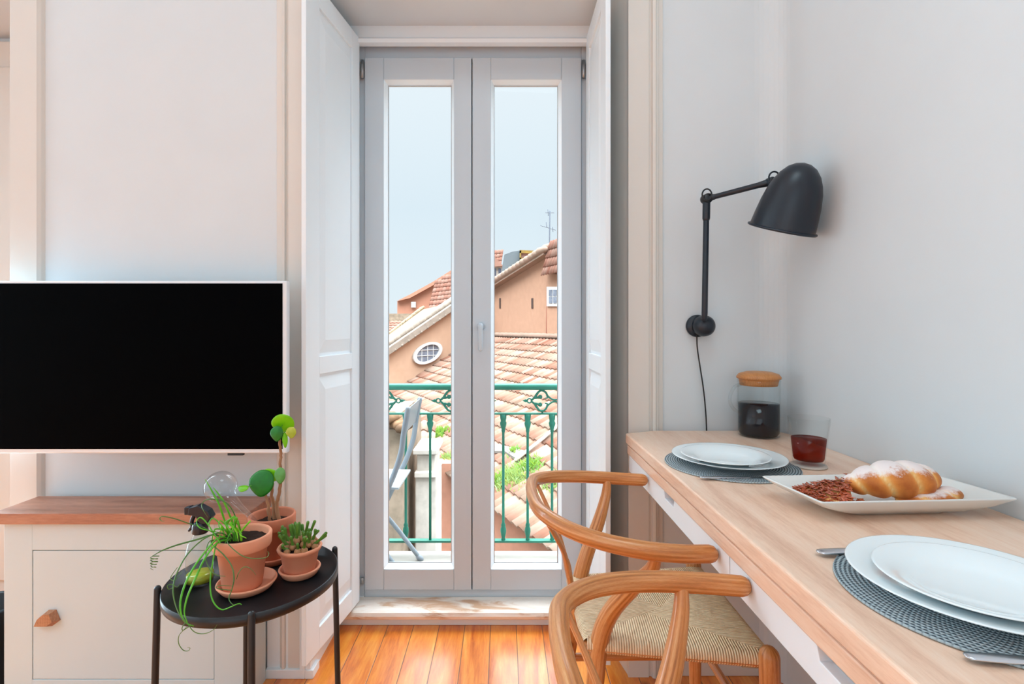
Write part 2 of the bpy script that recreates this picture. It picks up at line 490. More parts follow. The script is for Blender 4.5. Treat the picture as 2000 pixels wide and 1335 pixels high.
def leaf(x0, x1, gx0, gx1):
    z0, z1, gz0, gz1 = .090, 2.061, .167, 1.980
    y0, y1 = FY - .014, FY + .05
    b = BM()
    box(b, (x0, y0, z0), (gx0, y1, z1)); box(b, (gx1, y0, z0), (x1, y1, z1))
    box(b, (gx0, y0, z0), (gx1, y1, gz0)); box(b, (gx0, y0, gz1), (gx1, y1, z1))
    lf = link('door_leaf', b, M_upvc, DR, bevel=.0025)
    # glazing bead, sloping to the pane
    b = BM()
    g = .011; yb = y0 + .002; yp = y0 + .026
    ring_o = [(gx0, yb, gz0), (gx1, yb, gz0), (gx1, yb, gz1), (gx0, yb, gz1)]
    ring_i = [(gx0 + g, yp, gz0 + g), (gx1 - g, yp, gz0 + g), (gx1 - g, yp, gz1 - g), (gx0 + g, yp, gz1 - g)]
    ring_b = [(gx0 + g, yp + .012, gz0 + g), (gx1 - g, yp + .012, gz0 + g), (gx1 - g, yp + .012, gz1 - g), (gx0 + g, yp + .012, gz1 - g)]
    ring_c = [(gx0, yp + .012, gz0), (gx1, yp + .012, gz0), (gx1, yp + .012, gz1), (gx0, yp + .012, gz1)]
    rr = [[b.verts.new(c) for c in R_] for R_ in (ring_o, ring_i, ring_b, ring_c)]
    for i in range(4):
        for k in range(4):
            b.faces.new([rr[i][k], rr[i][(k + 1) % 4], rr[(i + 1) % 4][(k + 1) % 4], rr[(i + 1) % 4][k]])
    bmesh.ops.recalc_face_normals(b, faces=b.faces)
    link('glazing_bead', b, M_shut, lf)
    b = BM()
    gk = .0025
    for (lo, hi) in (((gx0 + g, yp + .001, gz0 + g), (gx0 + g + gk, yp + .006, gz1 - g)), ((gx1 - g - gk, yp + .001, gz0 + g), (gx1 - g, yp + .006, gz1 - g)),
                     ((gx0 + g, yp + .001, gz1 - g - gk), (gx1 - g, yp + .006, gz1 - g)), ((gx0 + g, yp + .001, gz0 + g), (gx1 - g, yp + .006, gz0 + g + gk))):
        box(b, lo, hi)
    link('gasket', b, M_grey, lf)
    b = BM(); box(b, (gx0 + g - .002, yp + .006, gz0 + g - .002), (gx1 - g + .002, yp + .010, gz1 - g + .002))
    link('glass_pane', b, M_pane, lf)
    return lf
L1 = leaf(-.5135, -.1180, -.443, -.183)
L2 = leaf(-.1145, .289, -.046, .216)
b = BM(); box(b, (-.1185, FY + .02, .09), (-.114, FY + .04, 2.06)); link('meeting_seal', b, M_dark, DR)
b = BM()
hp = at(939, 655, FY - .014)
lathe(b, [(0, 0), (.0135, 0), (.0135, -.007), (0, -.007)], (hp.x, FY - .015, hp.z + .034), 24, (0, 1, 0), True, False)
tube(b, smooth_path([(hp.x, FY - .012, hp.z + .040), (hp.x, FY - .035, hp.z + .040), (hp.x, FY - .046, hp.z + .030), (hp.x, FY - .046, hp.z - .05)], 5), [.0075, .0085, .0085, .0075], 14, flat=.8, up=(0, 1, 0.02))
link('door_handle', b, M_upvc, L2)
for L_, xx in ((L1, -.5225), (L2, .298)):
    for zz in (1.985, .115):
        b = BM(); cyl(b, (xx, FY - .014, zz), (xx, FY - .014, zz + (.065 if zz > 1 else .02)), .006); link('hinge', b, M_grey, L_)

# ------------------------------------------------------------------ interior shutters
def shutter(near, far, out, label):
    """panelled shutter leaf; near/far = plan points of its room-side face; out = plan normal of that face"""
    near = Vector((near[0], near[1], 0)); far = Vector((far[0], far[1], 0)); out = Vector((out[0], out[1], 0)).normalized()
    u = (far - near); W_ = u.length; u.normalize()
    z0, z1 = .068, 2.112
    root = thing('window_shutter', label, 'shutter', (far.x, far.y, z0), 'panelled shutters folded back beside the balcony door')
    def P(s_, d, z): return near + u * s_ + out * d + Vector((0, 0, z))
    def slab(b, s0, s1, za, zb, d0, d1):
        prism(b, [P(s0, d0, za), P(s1, d0, za), P(s1, d0, zb), P(s0, d0, zb)], out * (d1 - d0))
    th = .015; a0, a1 = W_ * .215, W_ * .835
    b = BM()
    slab(b, 0, a0, z0, z1, -th, 0); slab(b, a1, W_, z0, z1, -th, 0)
    for za, zb in ((z0, .138), (.917, .972), (2.046, z1)): slab(b, a0, a1, za, zb, -th, 0)
    link('shutter_frame', b, M_shut, root, bevel=.0015)
    for za, zb in ((.138, .917), (.972, 2.046)):
        b = BM()
        rec = -.0075
        slab(b, a0, a1, za, zb, -th + .001, rec)
        i1 = .038
        o4 = [P(a0 + .006, rec, za + .01), P(a1 - .006, rec, za + .01), P(a1 - .006, rec, zb - .01), P(a0 + .006, rec, zb - .01)]
        i4 = [P(a0 + i1, -.001, za + i1 + .012), P(a1 - i1 * .4, -.001, za + i1 + .012), P(a1 - i1 * .4, -.001, zb - i1 - .012), P(a0 + i1, -.001, zb - i1 - .012)]
        A = [b.verts.new(p) for p in o4]; B_ = [b.verts.new(p) for p in i4]
        for k in range(4): b.faces.new([A[k], A[(k + 1) % 4], B_[(k + 1) % 4], B_[k]])
        b.faces.new(B_); b.faces.new(list(reversed(A)))
        bmesh.ops.recalc_face_normals(b, faces=b.faces)
        link('raised_panel', b, M_shut, root)
    return root
shutter((-.578, 1.50), (-.5225, 1.862), (.366, -.055), 'white panelled shutter folded open beside the television wall')
shutter((.301, 1.506), (.301, 1.862), (-1, 0), 'narrow-looking white panelled shutter folded open on the table side of the door')

# ------------------------------------------------------------------ television
TV = thing('television', 'wide black-screened television in a thin white frame above the low cabinet', 'television', (-1.1, 1.46, .71))
tx0, tx1, tz0, tz1, ty = -1.60, -.613, .7045, 1.1934, 1.45
b = BM(); box(b, (tx0, ty, tz0), (tx1, ty + .022, tz1)); link('television_case', b, M_tvf, TV, bevel=.004, bseg=3)
b = BM(); box(b, (tx0 + .01, ty - .0012, tz0 + .013), (tx1 - .012, ty + .002, tz1 - .0075)); link('screen', b, M_screen, TV)
b = BM(); box(b, (-.782, ty + .001, tz0 - .006), (-.738, ty + .012, tz0 + .001)); link('sensor', b, M_dark, TV, bevel=.001)
b = BM(); box(b, (-1.25, ty + .02, .80), (-.95, ty + .055, 1.10)); box(b, (-1.16, ty + .05, .87), (-1.04, WY - .0005, 1.03)); link('wall_bracket', b, M_black, TV)

# ------------------------------------------------------------------ low cabinet
CB = thing('low_cabinet', 'low white cabinet with a dark wood top under the television', 'cabinet', (-1.05, 1.49, 0))
cf = 1.415
b = BM()
dx0, dx1, dz0, dz1 = -1.302, -.799, .088, .446
box(b, (-1.380, cf, 0), (dx0, WY - .001, .522)); box(b, (dx1, cf, 0), (-.716, WY - .027, .522))
box(b, (dx0, cf, 0), (dx1, WY - .001, dz0)); box(b, (dx0, cf, dz1), (dx1, WY - .001, .522)); box(b, (dx0, WY - .02, dz0), (dx1, WY - .001, dz1))
link('cabinet_body', b, M_cab, CB, bevel=.001)
b = BM(); box(b, (dx0 + .0015, cf + .001, dz0 + .0015), (dx1 - .0015, cf + .02, dz1 - .002)); cd = link('cabinet_door', b, M_cab, CB, bevel=.001)
b = BM()
kn = [(205, 1003), (230, 950), (280, 910), (322, 908), (348, 968), (300, 1003)]
kp = [at(x / 2.935, 880 + z / 2.935, cf) for x, z in kn]
cen = sum(kp, Vector()) / 6
A = [b.verts.new(p) for p in kp]; B_ = [b.verts.new(cen + (p - cen) * .72 + Vector((0, -.018, .002))) for p in kp]
for k in range(6): b.faces.new([A[k], A[(k + 1) % 6], B_[(k + 1) % 6], B_[k]])
b.faces.new(B_); b.faces.new(list(reversed(A))); bmesh.ops.recalc_face_normals(b, faces=b.faces)
link('faceted_knob', b, M_knob, cd)
b = BM(); prism(b, [(-1.402, 1.400, .5225), (-.700, 1.400, .5225), (-.700, WY - .024, .5225), (-1.402, WY - .024, .5225)], (0, 0, .0305))
link('cabinet_top', b, M_ctop, CB, bevel=.002)
# dark bin at the cabinet's end
b = BM(); lathe(b, [(0, 0), (.065, 0), (.07, .01), (.078, .262), (.081, .268), (.078, .272), (.073, .266), (.066, .014), (0, .014)], (-1.475, 1.46, 0.0005), 32, None, True, False)
o = link('waste_bin', b, M_black, None, (-1.475, 1.46, 0)); top(o, 'black bin standing on the floor at the window-less end of the low cabinet', 'bin')
o['label'] = 'black bin on the floor, barely showing past the cabinet end away from the balcony door'

# ------------------------------------------------------------------ plant stand
PX, PY, PR = -.549, 1.132, .1743
ST = thing('plant_stand', 'round black metal tray stand on thin legs carrying the potted plants', 'side table', (PX, PY, 0))
TZ = .500
b = BM(); lathe(b, [(0, TZ - .004), (PR - .003, TZ - .004), (PR, TZ - .002), (PR, TZ + .017), (PR - .0025, TZ + .017), (PR - .0035, TZ), (0, TZ)], (PX, PY, 0), 96, None, True, False)
link('tray', b, M_black, ST)
for an in (203, 294, 41, 122):
    t = math.radians(an); r0 = PR + .0075
    b = BM()
    tube(b, [(PX + r0 * math.cos(t), PY + r0 * math.sin(t), TZ + .020), (PX + (r0 + .012) * math.cos(t), PY + (r0 + .012) * math.sin(t), .006)], [.0068, .0068], 14, cap='round')
    link('leg', b, M_black, ST)
b = BM()
r0 = PR - .02
tube(b, [(PX + r0 * math.cos(t), PY + r0 * math.sin(t), TZ - .009) for t in [2 * PI * k / 48 for k in range(48)]], .005, 8, closed=True)
for an in (203, 294, 41, 122):
    t = math.radians(an)
    tube(b, [(PX + r0 * math.cos(t), PY + r0 * math.sin(t), TZ - .009), (PX + (PR + .008) * math.cos(t), PY + (PR + .008) * math.sin(t), TZ - .009)], .004, 8)
link('support_ring', b, M_black, ST)

def saucer(c, r, mat, label):
    b = BM()
    h = .017
    lathe(b, [(0, 0), (r * .78, 0), (r * .84, .002), (r, h - .002), (r - .001, h), (r - .005, h), (r * .80, .005), (0, .005)], c, 56, None, True, False)
    o = link('pot_saucer', b, mat, None, c); top(o, label, 'saucer', 'terracotta saucers on the black stand'); return o

def pot(parent, c, rt, rb, h, rimh, mat, soil=.018):
    b = BM(); rr = rt * .90
    rw = rb + (rr - rb) * (h - rimh) / h
    lathe(b, [(0, 0), (rb - .002, 0), (rb, .003), (rw, h - rimh), (rt - .003, h - rimh + .002), (rt - .001, h - rimh + .006), (rt, h - .003), (rt - .002, h), (rt - .005, h), (rt - .0075, h - .004), (rb - .004, .008), (0, .008)], c, 64, None, True, False)
    link('pot', b, mat, parent)
    b = BM(); rs = rb + (rt - .0075 - rb) * (h - soil) / h - .001
    rings = lathe(b, [(0, h - soil - .02), (rs * .97, h - soil - .02), (rs, h - soil), (rs * .7, h - soil + .003), (rs * .35, h - soil + .004), (0, h - soil + .004)], c, 40, None, True, False)
    for v in b.verts:
        if v.co.z > c[2] + h - soil - .001: v.co.z += random.uniform(-.0015, .0025)
    link('soil', b, M_soil, parent)

def leafmat(name, c1, c2):
    s = N(name); s.set(Roughness=.38, Specular_IOR_Level=.5, Subsurface_Weight=.0)
    f = s.noise(s.coord(), 45, 3)
    s.l(s.ramp(f, [(.3, lin(c1)), (.7, lin(c2))]), s.b.inputs['Base Color'])
    tl = s.n('ShaderNodeBsdfTranslucent'); tl.inputs[0].default_value = lin((min(255, c2[0] + 60), min(255, c2[1] + 40), c2[2]))
    mx = s.n('ShaderNodeMixShader'); mx.inputs[0].default_value = .3
    s.l(s.b.outputs[0], mx.inputs[1]); s.l(tl.outputs[0], mx.inputs[2]); s.l(mx.outputs[0], s.out.inputs[0])
    return s.m
M_lfd = leafmat('leaf_deep', (24, 110, 34), (40, 146, 44))
M_lfl = leafmat('leaf_bright', (110, 196, 20), (150, 222, 40))
M_lfy = leafmat('leaf_yellow', (176, 190, 50), (214, 214, 100))
M_lfg = leafmat('leaf_soft', (90, 160, 84), (130, 190, 120))
M_gra = leafmat('grass_green', (60, 160, 30), (120, 200, 60))
M_gra2 = leafmat('grass_dark', (58, 112, 54), (104, 146, 84))
M_stem = plain('woody_stem', (168, 122, 88), .8, var=.25, bump=.6, bscale=160)

# pot 1: coiling grass
S1 = (-.553, 1.105, TZ + .0005)
saucer(S1, .0605, M_terra, 'widest terracotta saucer, under the pot of coiling grass')
G = thing('potted_grass', 'terracotta pot of coiling green grass blades spilling over the stand edge', 'potted plant', (-.561, 1.102, TZ + .006))
pot(G, (-.561, 1.102, TZ + .0065), .0585, .0395, .112, .030, M_terra, .014)
def blade(pts, r=.0016, mat=None, nm='blade'):
    b = BM(); P_ = smooth_path([at(x, y, d) for x, y, d in pts], 6)
    tube(b, P_, [r * .9, r, r, r * .8, r * .35], 8, flat=.8)
    link(nm, b, mat or M_gra, G)
blade([(452, 1052, 1.09), (440, 1020, 1.09), (428, 985, 1.08), (416, 962, 1.08), (401, 936, 1.08)], .0023)
blade([(462, 1050, 1.10), (455, 1022, 1.10), (440, 985, 1.09), (428, 966, 1.09), (417, 952, 1.09)], .0022)
blade([(470, 1050, 1.10), (466, 1028, 1.10), (455, 998, 1.09), (440, 980, 1.08), (420, 974, 1.08), (402, 976, 1.08), (394, 985, 1.08), (397, 996, 1.07), (406, 1010, 1.07)], .0014, M_gra2)
blade([(446, 1052, 1.08), (418, 1044, 1.07), (385, 1053, 1.05), (345, 1064, 1.03), (318, 1074, 1.01), (298, 1085, 1.0)], .0020, M_gra2)
coil = [(298, 1085, 1.0)]
for k in range(19):
    t = k / 18
    coil.append((302 - 3 * t + math.sin(k * 1.75) * (9 - 4 * t), 1084 + 27 * t + math.cos(k * 1.75) * 1.5, 1.0 + .008 * math.cos(k * 1.75)))
blade(coil, .0010, M_gra2)
blade([(448, 1052, 1.08), (425, 1044, 1.07), (398, 1030, 1.06), (370, 1022, 1.05), (340, 1012, 1.03), (318, 1008, 1.02), (312, 1012, 1.02), (316, 1017, 1.02), (321, 1017, 1.02)], .0013, M_gra2)
blade([(450, 1050, 1.08), (430, 1040, 1.06), (398, 1052, 1.04), (366, 1082, 1.0), (345, 1120, .97), (338, 1150, .955), (342, 1178, .945), (352, 1202, .935), (366, 1218, .93)], .0016, M_gra2)
blade([(448, 1052, 1.08), (426, 1050, 1.05), (392, 1088, 1.01), (366, 1130, .97), (353, 1170, .95), (354, 1200, .94), (364, 1216, .935), (378, 1222, .935)], .0021)
blade([(450, 1052, 1.08), (424, 1060, 1.04), (400, 1090, 1.0), (382, 1128, .975), (366, 1165, .95), (360, 1195, .94), (366, 1216, .935)], .0022)
blade([(362, 1216, .935), (356, 1224, .93), (357, 1230, .93), (368, 1224, .93), (376, 1219, .935)], .0009, M_gra2)
blade([(366, 1217, .935), (378, 1232, .93), (392, 1237, .93), (406, 1235, .93), (418, 1228, .935), (424, 1219, .94)], .0008, M_gra2)
blade([(364, 1224, .93), (350, 1240, .93), (349, 1256, .93), (358, 1269, .93), (368, 1270, .93), (371, 1265, .93), (366, 1264, .93)], .0008, M_gra2)
blade([(444, 1052, 1.08), (424, 1060, 1.04), (416, 1095, 1.02), (411, 1130, 1.01), (412, 1160, 1.0), (420, 1180, .99), (434, 1190, .985), (452, 1184, .98), (466, 1178, .98), (472, 1180, .98)], .0015)
blade([(440, 1052, 1.07), (412, 1058, 1.04), (436, 1082, 1.02), (452, 1104, 1.01), (457, 1128, 1.0), (453, 1150, .995), (447, 1168, .99), (455, 1180, .985), (468, 1179, .985)], .0013, M_gra2)
blade([(452, 1050, 1.08), (444, 1058, 1.03), (458, 1074, 1.02), (478, 1087, 1.01), (500, 1090, 1.01), (520, 1088, 1.02), (525, 1080, 1.03), (522, 1076, 1.03)], .0010, M_gra2)
blade([(440, 1055, 1.07), (410, 1056, 1.04), (402, 1085, 1.02), (408, 1108, 1.01), (422, 1122, 1.0), (440, 1125, 1.0)], .0011, M_gra2)
blade([(452, 1152, 1.0), (440, 1151, .995), (426, 1149, .99), (422, 1145, .99), (432, 1143, .99), (454, 1144, .995)], .0010, M_gra2)
blade([(462, 1130, 1.005), (466, 1118, 1.005), (476, 1107, 1.01), (488, 1109, 1.01), (500, 1122, 1.01)], .0009, M_gra2)
blade([(430, 1060, 1.04), (420, 1045, 1.05), (405, 1022, 1.06), (392, 1010, 1.06), (384, 1018, 1.06), (390, 1030, 1.05), (410, 1036, 1.05), (430, 1040, 1.06), (450, 1050, 1.08)], .0013)
blade([(340, 1146, .965), (330, 1150, .96), (327, 1143, .96), (336, 1141, .965), (346, 1146, .965), (352, 1138, .97)], .0010, M_gra2)
blade([(346, 1108, .985), (336, 1122, .98), (333, 1130, .975), (342, 1132, .975), (356, 1116, .985)], .0009, M_gra2)
# a crown of short loops inside the pot
rg = random.Random(3)
for k in range(12):
    x0 = 446 + rg.uniform(-20, 34); y0 = 1052
    x1 = x0 + rg.uniform(-34, 16); y1 = y0 - rg.uniform(14, 44); x2 = x1 + rg.uniform(-26, 16)
    blade([(x0, y0 + 4, 1.085), (x0 - 2, y0 - 12, 1.085), (x1, y1, 1.08 + rg.uniform(-.02, .01)), (x2, y1 + rg.uniform(4, 24), 1.065), (x2 + rg.uniform(-6, 14), y1 + rg.uniform(20, 42), 1.055)], rg.choice((.0013, .0018, .0022)), M_gra if k % 3 else M_lfl)

# pot 2: tall stem plant with round leaves
P2c = (-.556, 1.232, TZ + .006)
saucer((P2c[0], P2c[1], TZ + .0005), .047, M_terra2, 'terracotta saucer under the tall pot with round green leaves')
PE = thing('potted_round_leaf_plant', 'dark terracotta pot with woody stems and big round bright green leaves', 'potted plant', P2c)
pot(PE, P2c, .0535, .034, .107, .032, M_terra2, .02)
for pts, r in (([(545, 1018, 1.235), (540, 985, 1.235), (546, 960, 1.23), (549, 930, 1.235), (547, 905, 1.23), (549, 885, 1.235), (546, 865, 1.23), (546, 852, 1.23)], [.0048, .0042, .0036, .0034, .003]),
               ([(536, 1018, 1.24), (534, 985, 1.245), (530, 965, 1.24), (533, 945, 1.24), (530, 930, 1.24)], [.005, .004, .0036, .003]),
               ([(527, 1018, 1.225), (524, 990, 1.22), (519, 965, 1.22), (520, 950, 1.215)], [.0036, .003, .0026]),
               ([(532, 1020, 1.25), (524, 1000, 1.25), (524, 990, 1.25)], [.004, .003])):
    b = BM(); P_ = smooth_path([at(*p) for p in pts], 5)
    P_ = [p + Vector((random.uniform(-.0012, .0012), 0, 0)) for p in P_]
    tube(b, P_, r, 10); link('stem', b, M_stem, PE)
def round_leaf(c, rx, rz, n, mat, stem_to, tip=.25, cup=.18):
    """leaf disc in the plane with normal n, pointed at its lower end"""
    c = Vector(c); n = Vector(n).normalized()
    up_ = Vector((0, 0, 1)) - n * n.z; up_.normalize(); rt_ = up_.cross(n)
    b = BM(); rings = []
    NR = 6; NS = 28
    cv = b.verts.new(c)
    for i in range(1, NR + 1):
        q = i / NR; R_ = []
        for k in range(NS):
            t = 2 * PI * k / NS
            ex = 1 + tip * max(0, -math.cos(t)) ** 6
            x_ = rx * q * math.sin(t) * (1 + .04 * math.sin(3 * t)); z_ = rz * q * math.cos(t) * ex
            dd = -cup * (q * q) * (rx + rz) / 2 * (1 + .35 * math.cos(2 * t + .6))
            R_.append(b.verts.new(c + rt_ * x_ + up_ * z_ + n * dd))
        rings.append(R_)
    for k in range(NS):
        f = b.faces.new([cv, rings[0][k], rings[0][(k + 1) % NS]]); f.smooth = True
        for i in range(NR - 1):
            f = b.faces.new([rings[i][k], rings[i + 1][k], rings[i + 1][(k + 1) % NS], rings[i][(k + 1) % NS]]); f.smooth = True
    o = link('leaf', b, mat, PE)
    sm = o.modifiers.new('thick', 'SOLIDIFY'); sm.thickness = .0012
    b = BM(); tube(b, smooth_path([Vector(stem_to), (Vector(stem_to) + c) / 2 + Vector((0, 0, .006)), c + n * -.002], 4), .0011, 8)
    link('leaf_stalk', b, M_gra, PE)
tp = at(546, 852, 1.23); lw = at(531, 930, 1.24)
round_leaf(at(553, 827, 1.23), .026, .026, (.15, -.85, -.5), M_lfl, tp, .1, .12)
round_leaf(at(540, 845, 1.215), .017, .016, (-.2, -1, .1), M_lfd, tp)
round_leaf(at(569, 843, 1.225), .012, .012, (.7, -.7, .3), M_lfy, tp)
round_leaf(at(557, 858, 1.22), .006, .016, (.6, -.7, .1), M_lfl, tp)
round_leaf(at(510, 941, 1.21), .031, .028, (-.1, -1, .25), M_lfd, lw, .2)
round_leaf(at(527, 929, 1.225), .022, .018, (.0, -.9, -.4), M_lfl, lw, .1)
round_leaf(at(547, 927, 1.215), .012, .017, (.3, -1, .1), M_lfg, at(547, 940, 1.235))
round_leaf(at(475, 952, 1.21), .015, .008, (-.2, -.5, .8), M_lfl, at(521, 950, 1.215), .3)

# pot 3: little bulb plant
P3c = (-.463, 1.165, TZ + .006)
saucer((P3c[0], P3c[1], TZ + .0005), .0455, M_terra, 'small terracotta saucer nearest the balcony door, under the low pot')
LB = thing('potted_bulb_plant', 'small low terracotta pot crowded with stubby green-topped bulbs', 'potted plant', P3c)
pot(LB, P3c, .0485, .033, .060, .012, M_terra, .006)
M_bulb = plain('bulb_skin', (164, 118, 78), .6, var=.25, bump=.3)
M_shoot = leafmat('shoot_green', (60, 110, 44), (112, 160, 66))
rb_ = random.Random(5); spots = []
while len(spots) < 24:
    q = rb_.uniform(0, 2 * PI); d_ = rb_.uniform(0, .037)
    p = (d_ * math.cos(q), d_ * math.sin(q) - .002)
    if all((p[0] - s_[0]) ** 2 + (p[1] - s_[1]) ** 2 > .0125 ** 2 for s_ in spots): spots.append(p)
    else:
        if rb_.random() < .02: spots.append(p)
for k, (qx, qy) in enumerate(spots):
    d_ = math.hypot(qx, qy)
    base = Vector((P3c[0] + qx, P3c[1] + qy, P3c[2] + .059 + max(0, .020 * (1 - d_ / .034))))
    r = rb_.uniform(.0072, .0098)
    b = BM(); lathe(b, [(0, -r * .8), (r * .6, -r * .6), (r, 0), (r * .85, r * .6), (r * .4, r * 1.1), (0, r * 1.3)], base, 14, (qx * 8, qy * 8, 1), True, False)
    bo = link('bulb', b, M_bulb, LB)
    b = BM()
    dirv = Vector((qx * 16 + rb_.uniform(-.25, .25), qy * 10, 1)).normalized(); L_ = rb_.uniform(.010, .034)
    tube(b, smooth_path([base + Vector((0, 0, r * .7)), base + dirv * (r + L_ * .5) + Vector((rb_.uniform(-.002, .002), 0, 0)), base + dirv * (r + L_)], 4), [.0046, .0028, .0032, .0036], 8)
    if k % 2 == 0:
        d2 = (dirv + Vector((rb_.uniform(-.7, .7), 0, 0))).normalized()
        tube(b, [base + dirv * (r + L_ * .4), base + dirv * (r + L_ * .4) + d2 * .015], [.0024, .0030], 8)
    link('shoot', b, M_shoot, bo)

# glass watering globe, its stem pushed into the tall pot
b = BM()
gc = at(431, 950, 1.20); se = at(503, 1022, 1.215)
ax = (gc - se).normalized(); L_ = (gc - se).length
R = .036
prof = [(0, 0), (.0045, 0), (.0055, .004), (.0065, L_ * .45)]
for k in range(0, 15):
    t = PI * (1 - k / 14) * .86
    prof.append((max(.0, R * math.sin(t)), L_ + -R * math.cos(PI - t) * 1.0 if False else L_ - R * math.cos(PI * .14 + PI * .86 * k / 14)))
prof = prof[:4] + [(R * math.sin(PI * .14 + PI * .86 * k / 14) if k < 14 else 0, L_ - R * math.cos(PI * .14 + PI * .86 * k / 14)) for k in range(15)]
prof.insert(4, (.010, L_ - R * 1.12))
lathe(b, prof, se, 40, ax, True, False)
o = link('watering_globe', b, thin_glass('globe_glass', (.90, .91, .92, 1), 1.0, 1.5), None, se)
top(o, 'clear glass watering globe tilted in the pots behind the coiling grass', 'watering globe')

# spray bottle
SB = thing('spray_bottle', 'clear spray bottle with a black trigger head and a little yellow liquid', 'spray bottle', (-.668, 1.128, TZ + .0005))
sc_ = (-.668, 1.128, TZ + .0005)
b = BM(); lathe(b, [(0, 0), (.026, 0), (.0285, .004), (.0285, .07), (.024, .090), (.013, .104), (.012, .112), (.0112, .112), (.0122, .103), (.0232, .089), (.0273, .07), (.0273, .005), (0, .003)], sc_, 40, None, True, False)
link('bottle', b, thin_glass('bottle_plastic', (.93, .95, .95, 1), .9, 1.3), SB)
b = BM(); lathe(b, [(0, .0035), (.0268, .0055), (.0268, .020), (0, .020)], sc_, 40, None, True, False); link('liquid', b, M_liq, SB)
b = BM(); z0 = sc_[2]
M_trig = plain('trigger_black', (20, 22, 34), .3, spec=.5)
lathe(b, [(0, .108), (.0155, .108), (.0165, .112), (.0155, .128), (.009, .134), (0, .134)], sc_, 24, None, True, False)
hd = [(-.022, .150), (-.020, .166), (.000, .172), (.022, .160), (.030, .146), (.018, .130), (.006, .130), (-.006, .148)]
prism(b, [(sc_[0] + x, sc_[1] - .010, z0 + z) for x, z in hd], (0, .020, 0))
prism(b, [(sc_[0] - .031, sc_[1] - .008, z0 + .150), (sc_[0] - .031, sc_[1] - .008, z0 + .166), (sc_[0] - .018, sc_[1] - .008, z0 + .168), (sc_[0] - .018, sc_[1] - .008, z0 + .150)], (0, .016, 0))
hd_ = link('spray_head', b, M_trig, SB, bevel=.002)
b = BM(); tube(b, smooth_path([(sc_[0] - .012, sc_[1], z0 + .148), (sc_[0] - .018, sc_[1], z0 + .135), (sc_[0] - .018, sc_[1], z0 + .122), (sc_[0] - .024, sc_[1], z0 + .114)], 4), [.005, .004, .003], 10); link('trigger', b, M_trig, hd_)

# ------------------------------------------------------------------ wall counter table
TT = .75; TX = .36; TY1 = 1.509; TY0 = -.35
TB = thing('wall_table', 'long narrow oak counter table with white drawers against the wall', 'table', (.6, .6, 0))
b = BM()
prism(b, [(TX, TY0, TT - .029), (RX - .001, TY0, TT - .029), (RX - .001, 1.497, TT - .029), (RX - .02, WY - .023, TT - .029), (.485, WY - .023, TT - .029), (.46, TY1 + .04, TT - .029), (TX, TY1, TT - .029)], (0, 0, .029))
tt = link('tabletop', b, M_tab, TB, bevel=.004, bseg=3)
b = BM(); box(b, (TX + .004, TY0, TT - .0595), (RX - .001, TY1 - .006, TT - .0330)); link('apron', b, M_tab, TB, bevel=.003)
def drawer(y0, y1, yc, hw):
    x0 = TX + .007; z0, z1 = .643, TT - .0600
    b = BM()
    prism(b, [(x0, y0, z0), (x0, y1, z0), (x0, y1, z1), (x0, yc + hw, z1), (x0, yc + hw - .006, z1 - .017), (x0, yc - hw + .006, z1 - .017), (x0, yc - hw, z1), (x0, y0, z1)], (.016, 0, 0))
    d = link('drawer_front', b, M_drawer, TB, bevel=.001)
    b = BM(); box(b, (x0 + .020, yc - hw - .01, z1 - .026), (x0 + .026, yc + hw + .01, z1 - .001)); link('finger_slot', b, M_knob, d)
    b = BM(); box(b, (x0 + .016, y0 + .01, z0 + .004), (RX - .09, y1 - .01, z1 - .012)); link('drawer_box', b, M_cab, d)
drawer(.832, 1.495, 1.135, .035)
drawer(.166, .829, .565, .035)
drawer(-.345, .163, -.1, .035)
b = BM(); box(b, (RX - .05, TY0, .60), (RX - .001, TY1, .688)); box(b, (RX - .03, .22, .001), (RX - .001, .26, .62)); box(b, (RX - .03, 1.2, .001), (RX - .001, 1.24, .62)); link('wall_rail', b, M_cab, TB)

# ------------------------------------------------------------------ placemats, plates, cutlery, glassware
def placemat(c, r, label):
    b = BM(); lathe(b, [(0, 0), (r - .001, 0), (r, .0012), (r - .001, .0032), (0, .0036)], c, 96, None, True, False)
    o = link('placemat', b, M_mat, None, c); top(o, label, 'placemat', 'round woven placemats on the counter')
def plate(c, r, h, label, grp):
    b = BM(); t = .0028; w_ = r * .62; f_ = r * .52
    lathe(b, [(0, .002), (f_ - .004, .002), (f_ - .003, 0), (f_, 0), (f_ + .002, .0025), (w_, .004 + h * .25), (w_ + .008, h * .55), (r - .002, h - t * .7), (r, h - .001), (r - .001, h), (r - .003, h), (w_ + .010, h * .60 + t * .9), (w_ + .001, .0045 + h * .22 + t * .5), (w_ - .008, .006), (0, .0052)], c, 96, None, True, False)
    o = link('dinner_plate' if r > .1 else 'side_plate', b, M_porc, None, c); top(o, label, 'plate', grp)
def setting(mc, pc, sc, where, knife, fork):
    z = TT + .0006
    placemat((mc[0], mc[1], z), .142, 'round grey woven placemat ' + where)
    plate((pc[0], pc[1], z + .004), .1215, .019, 'large white dinner plate lying on the grey placemat ' + where, 'dinner plates')
    plate((sc[0], sc[1], z + .0108), .093, .0215, 'smaller white plate stacked on the dinner plate ' + where, 'side plates')
    knife_(knife[0], knife[1], where); fork_(fork[0], fork[1], where)
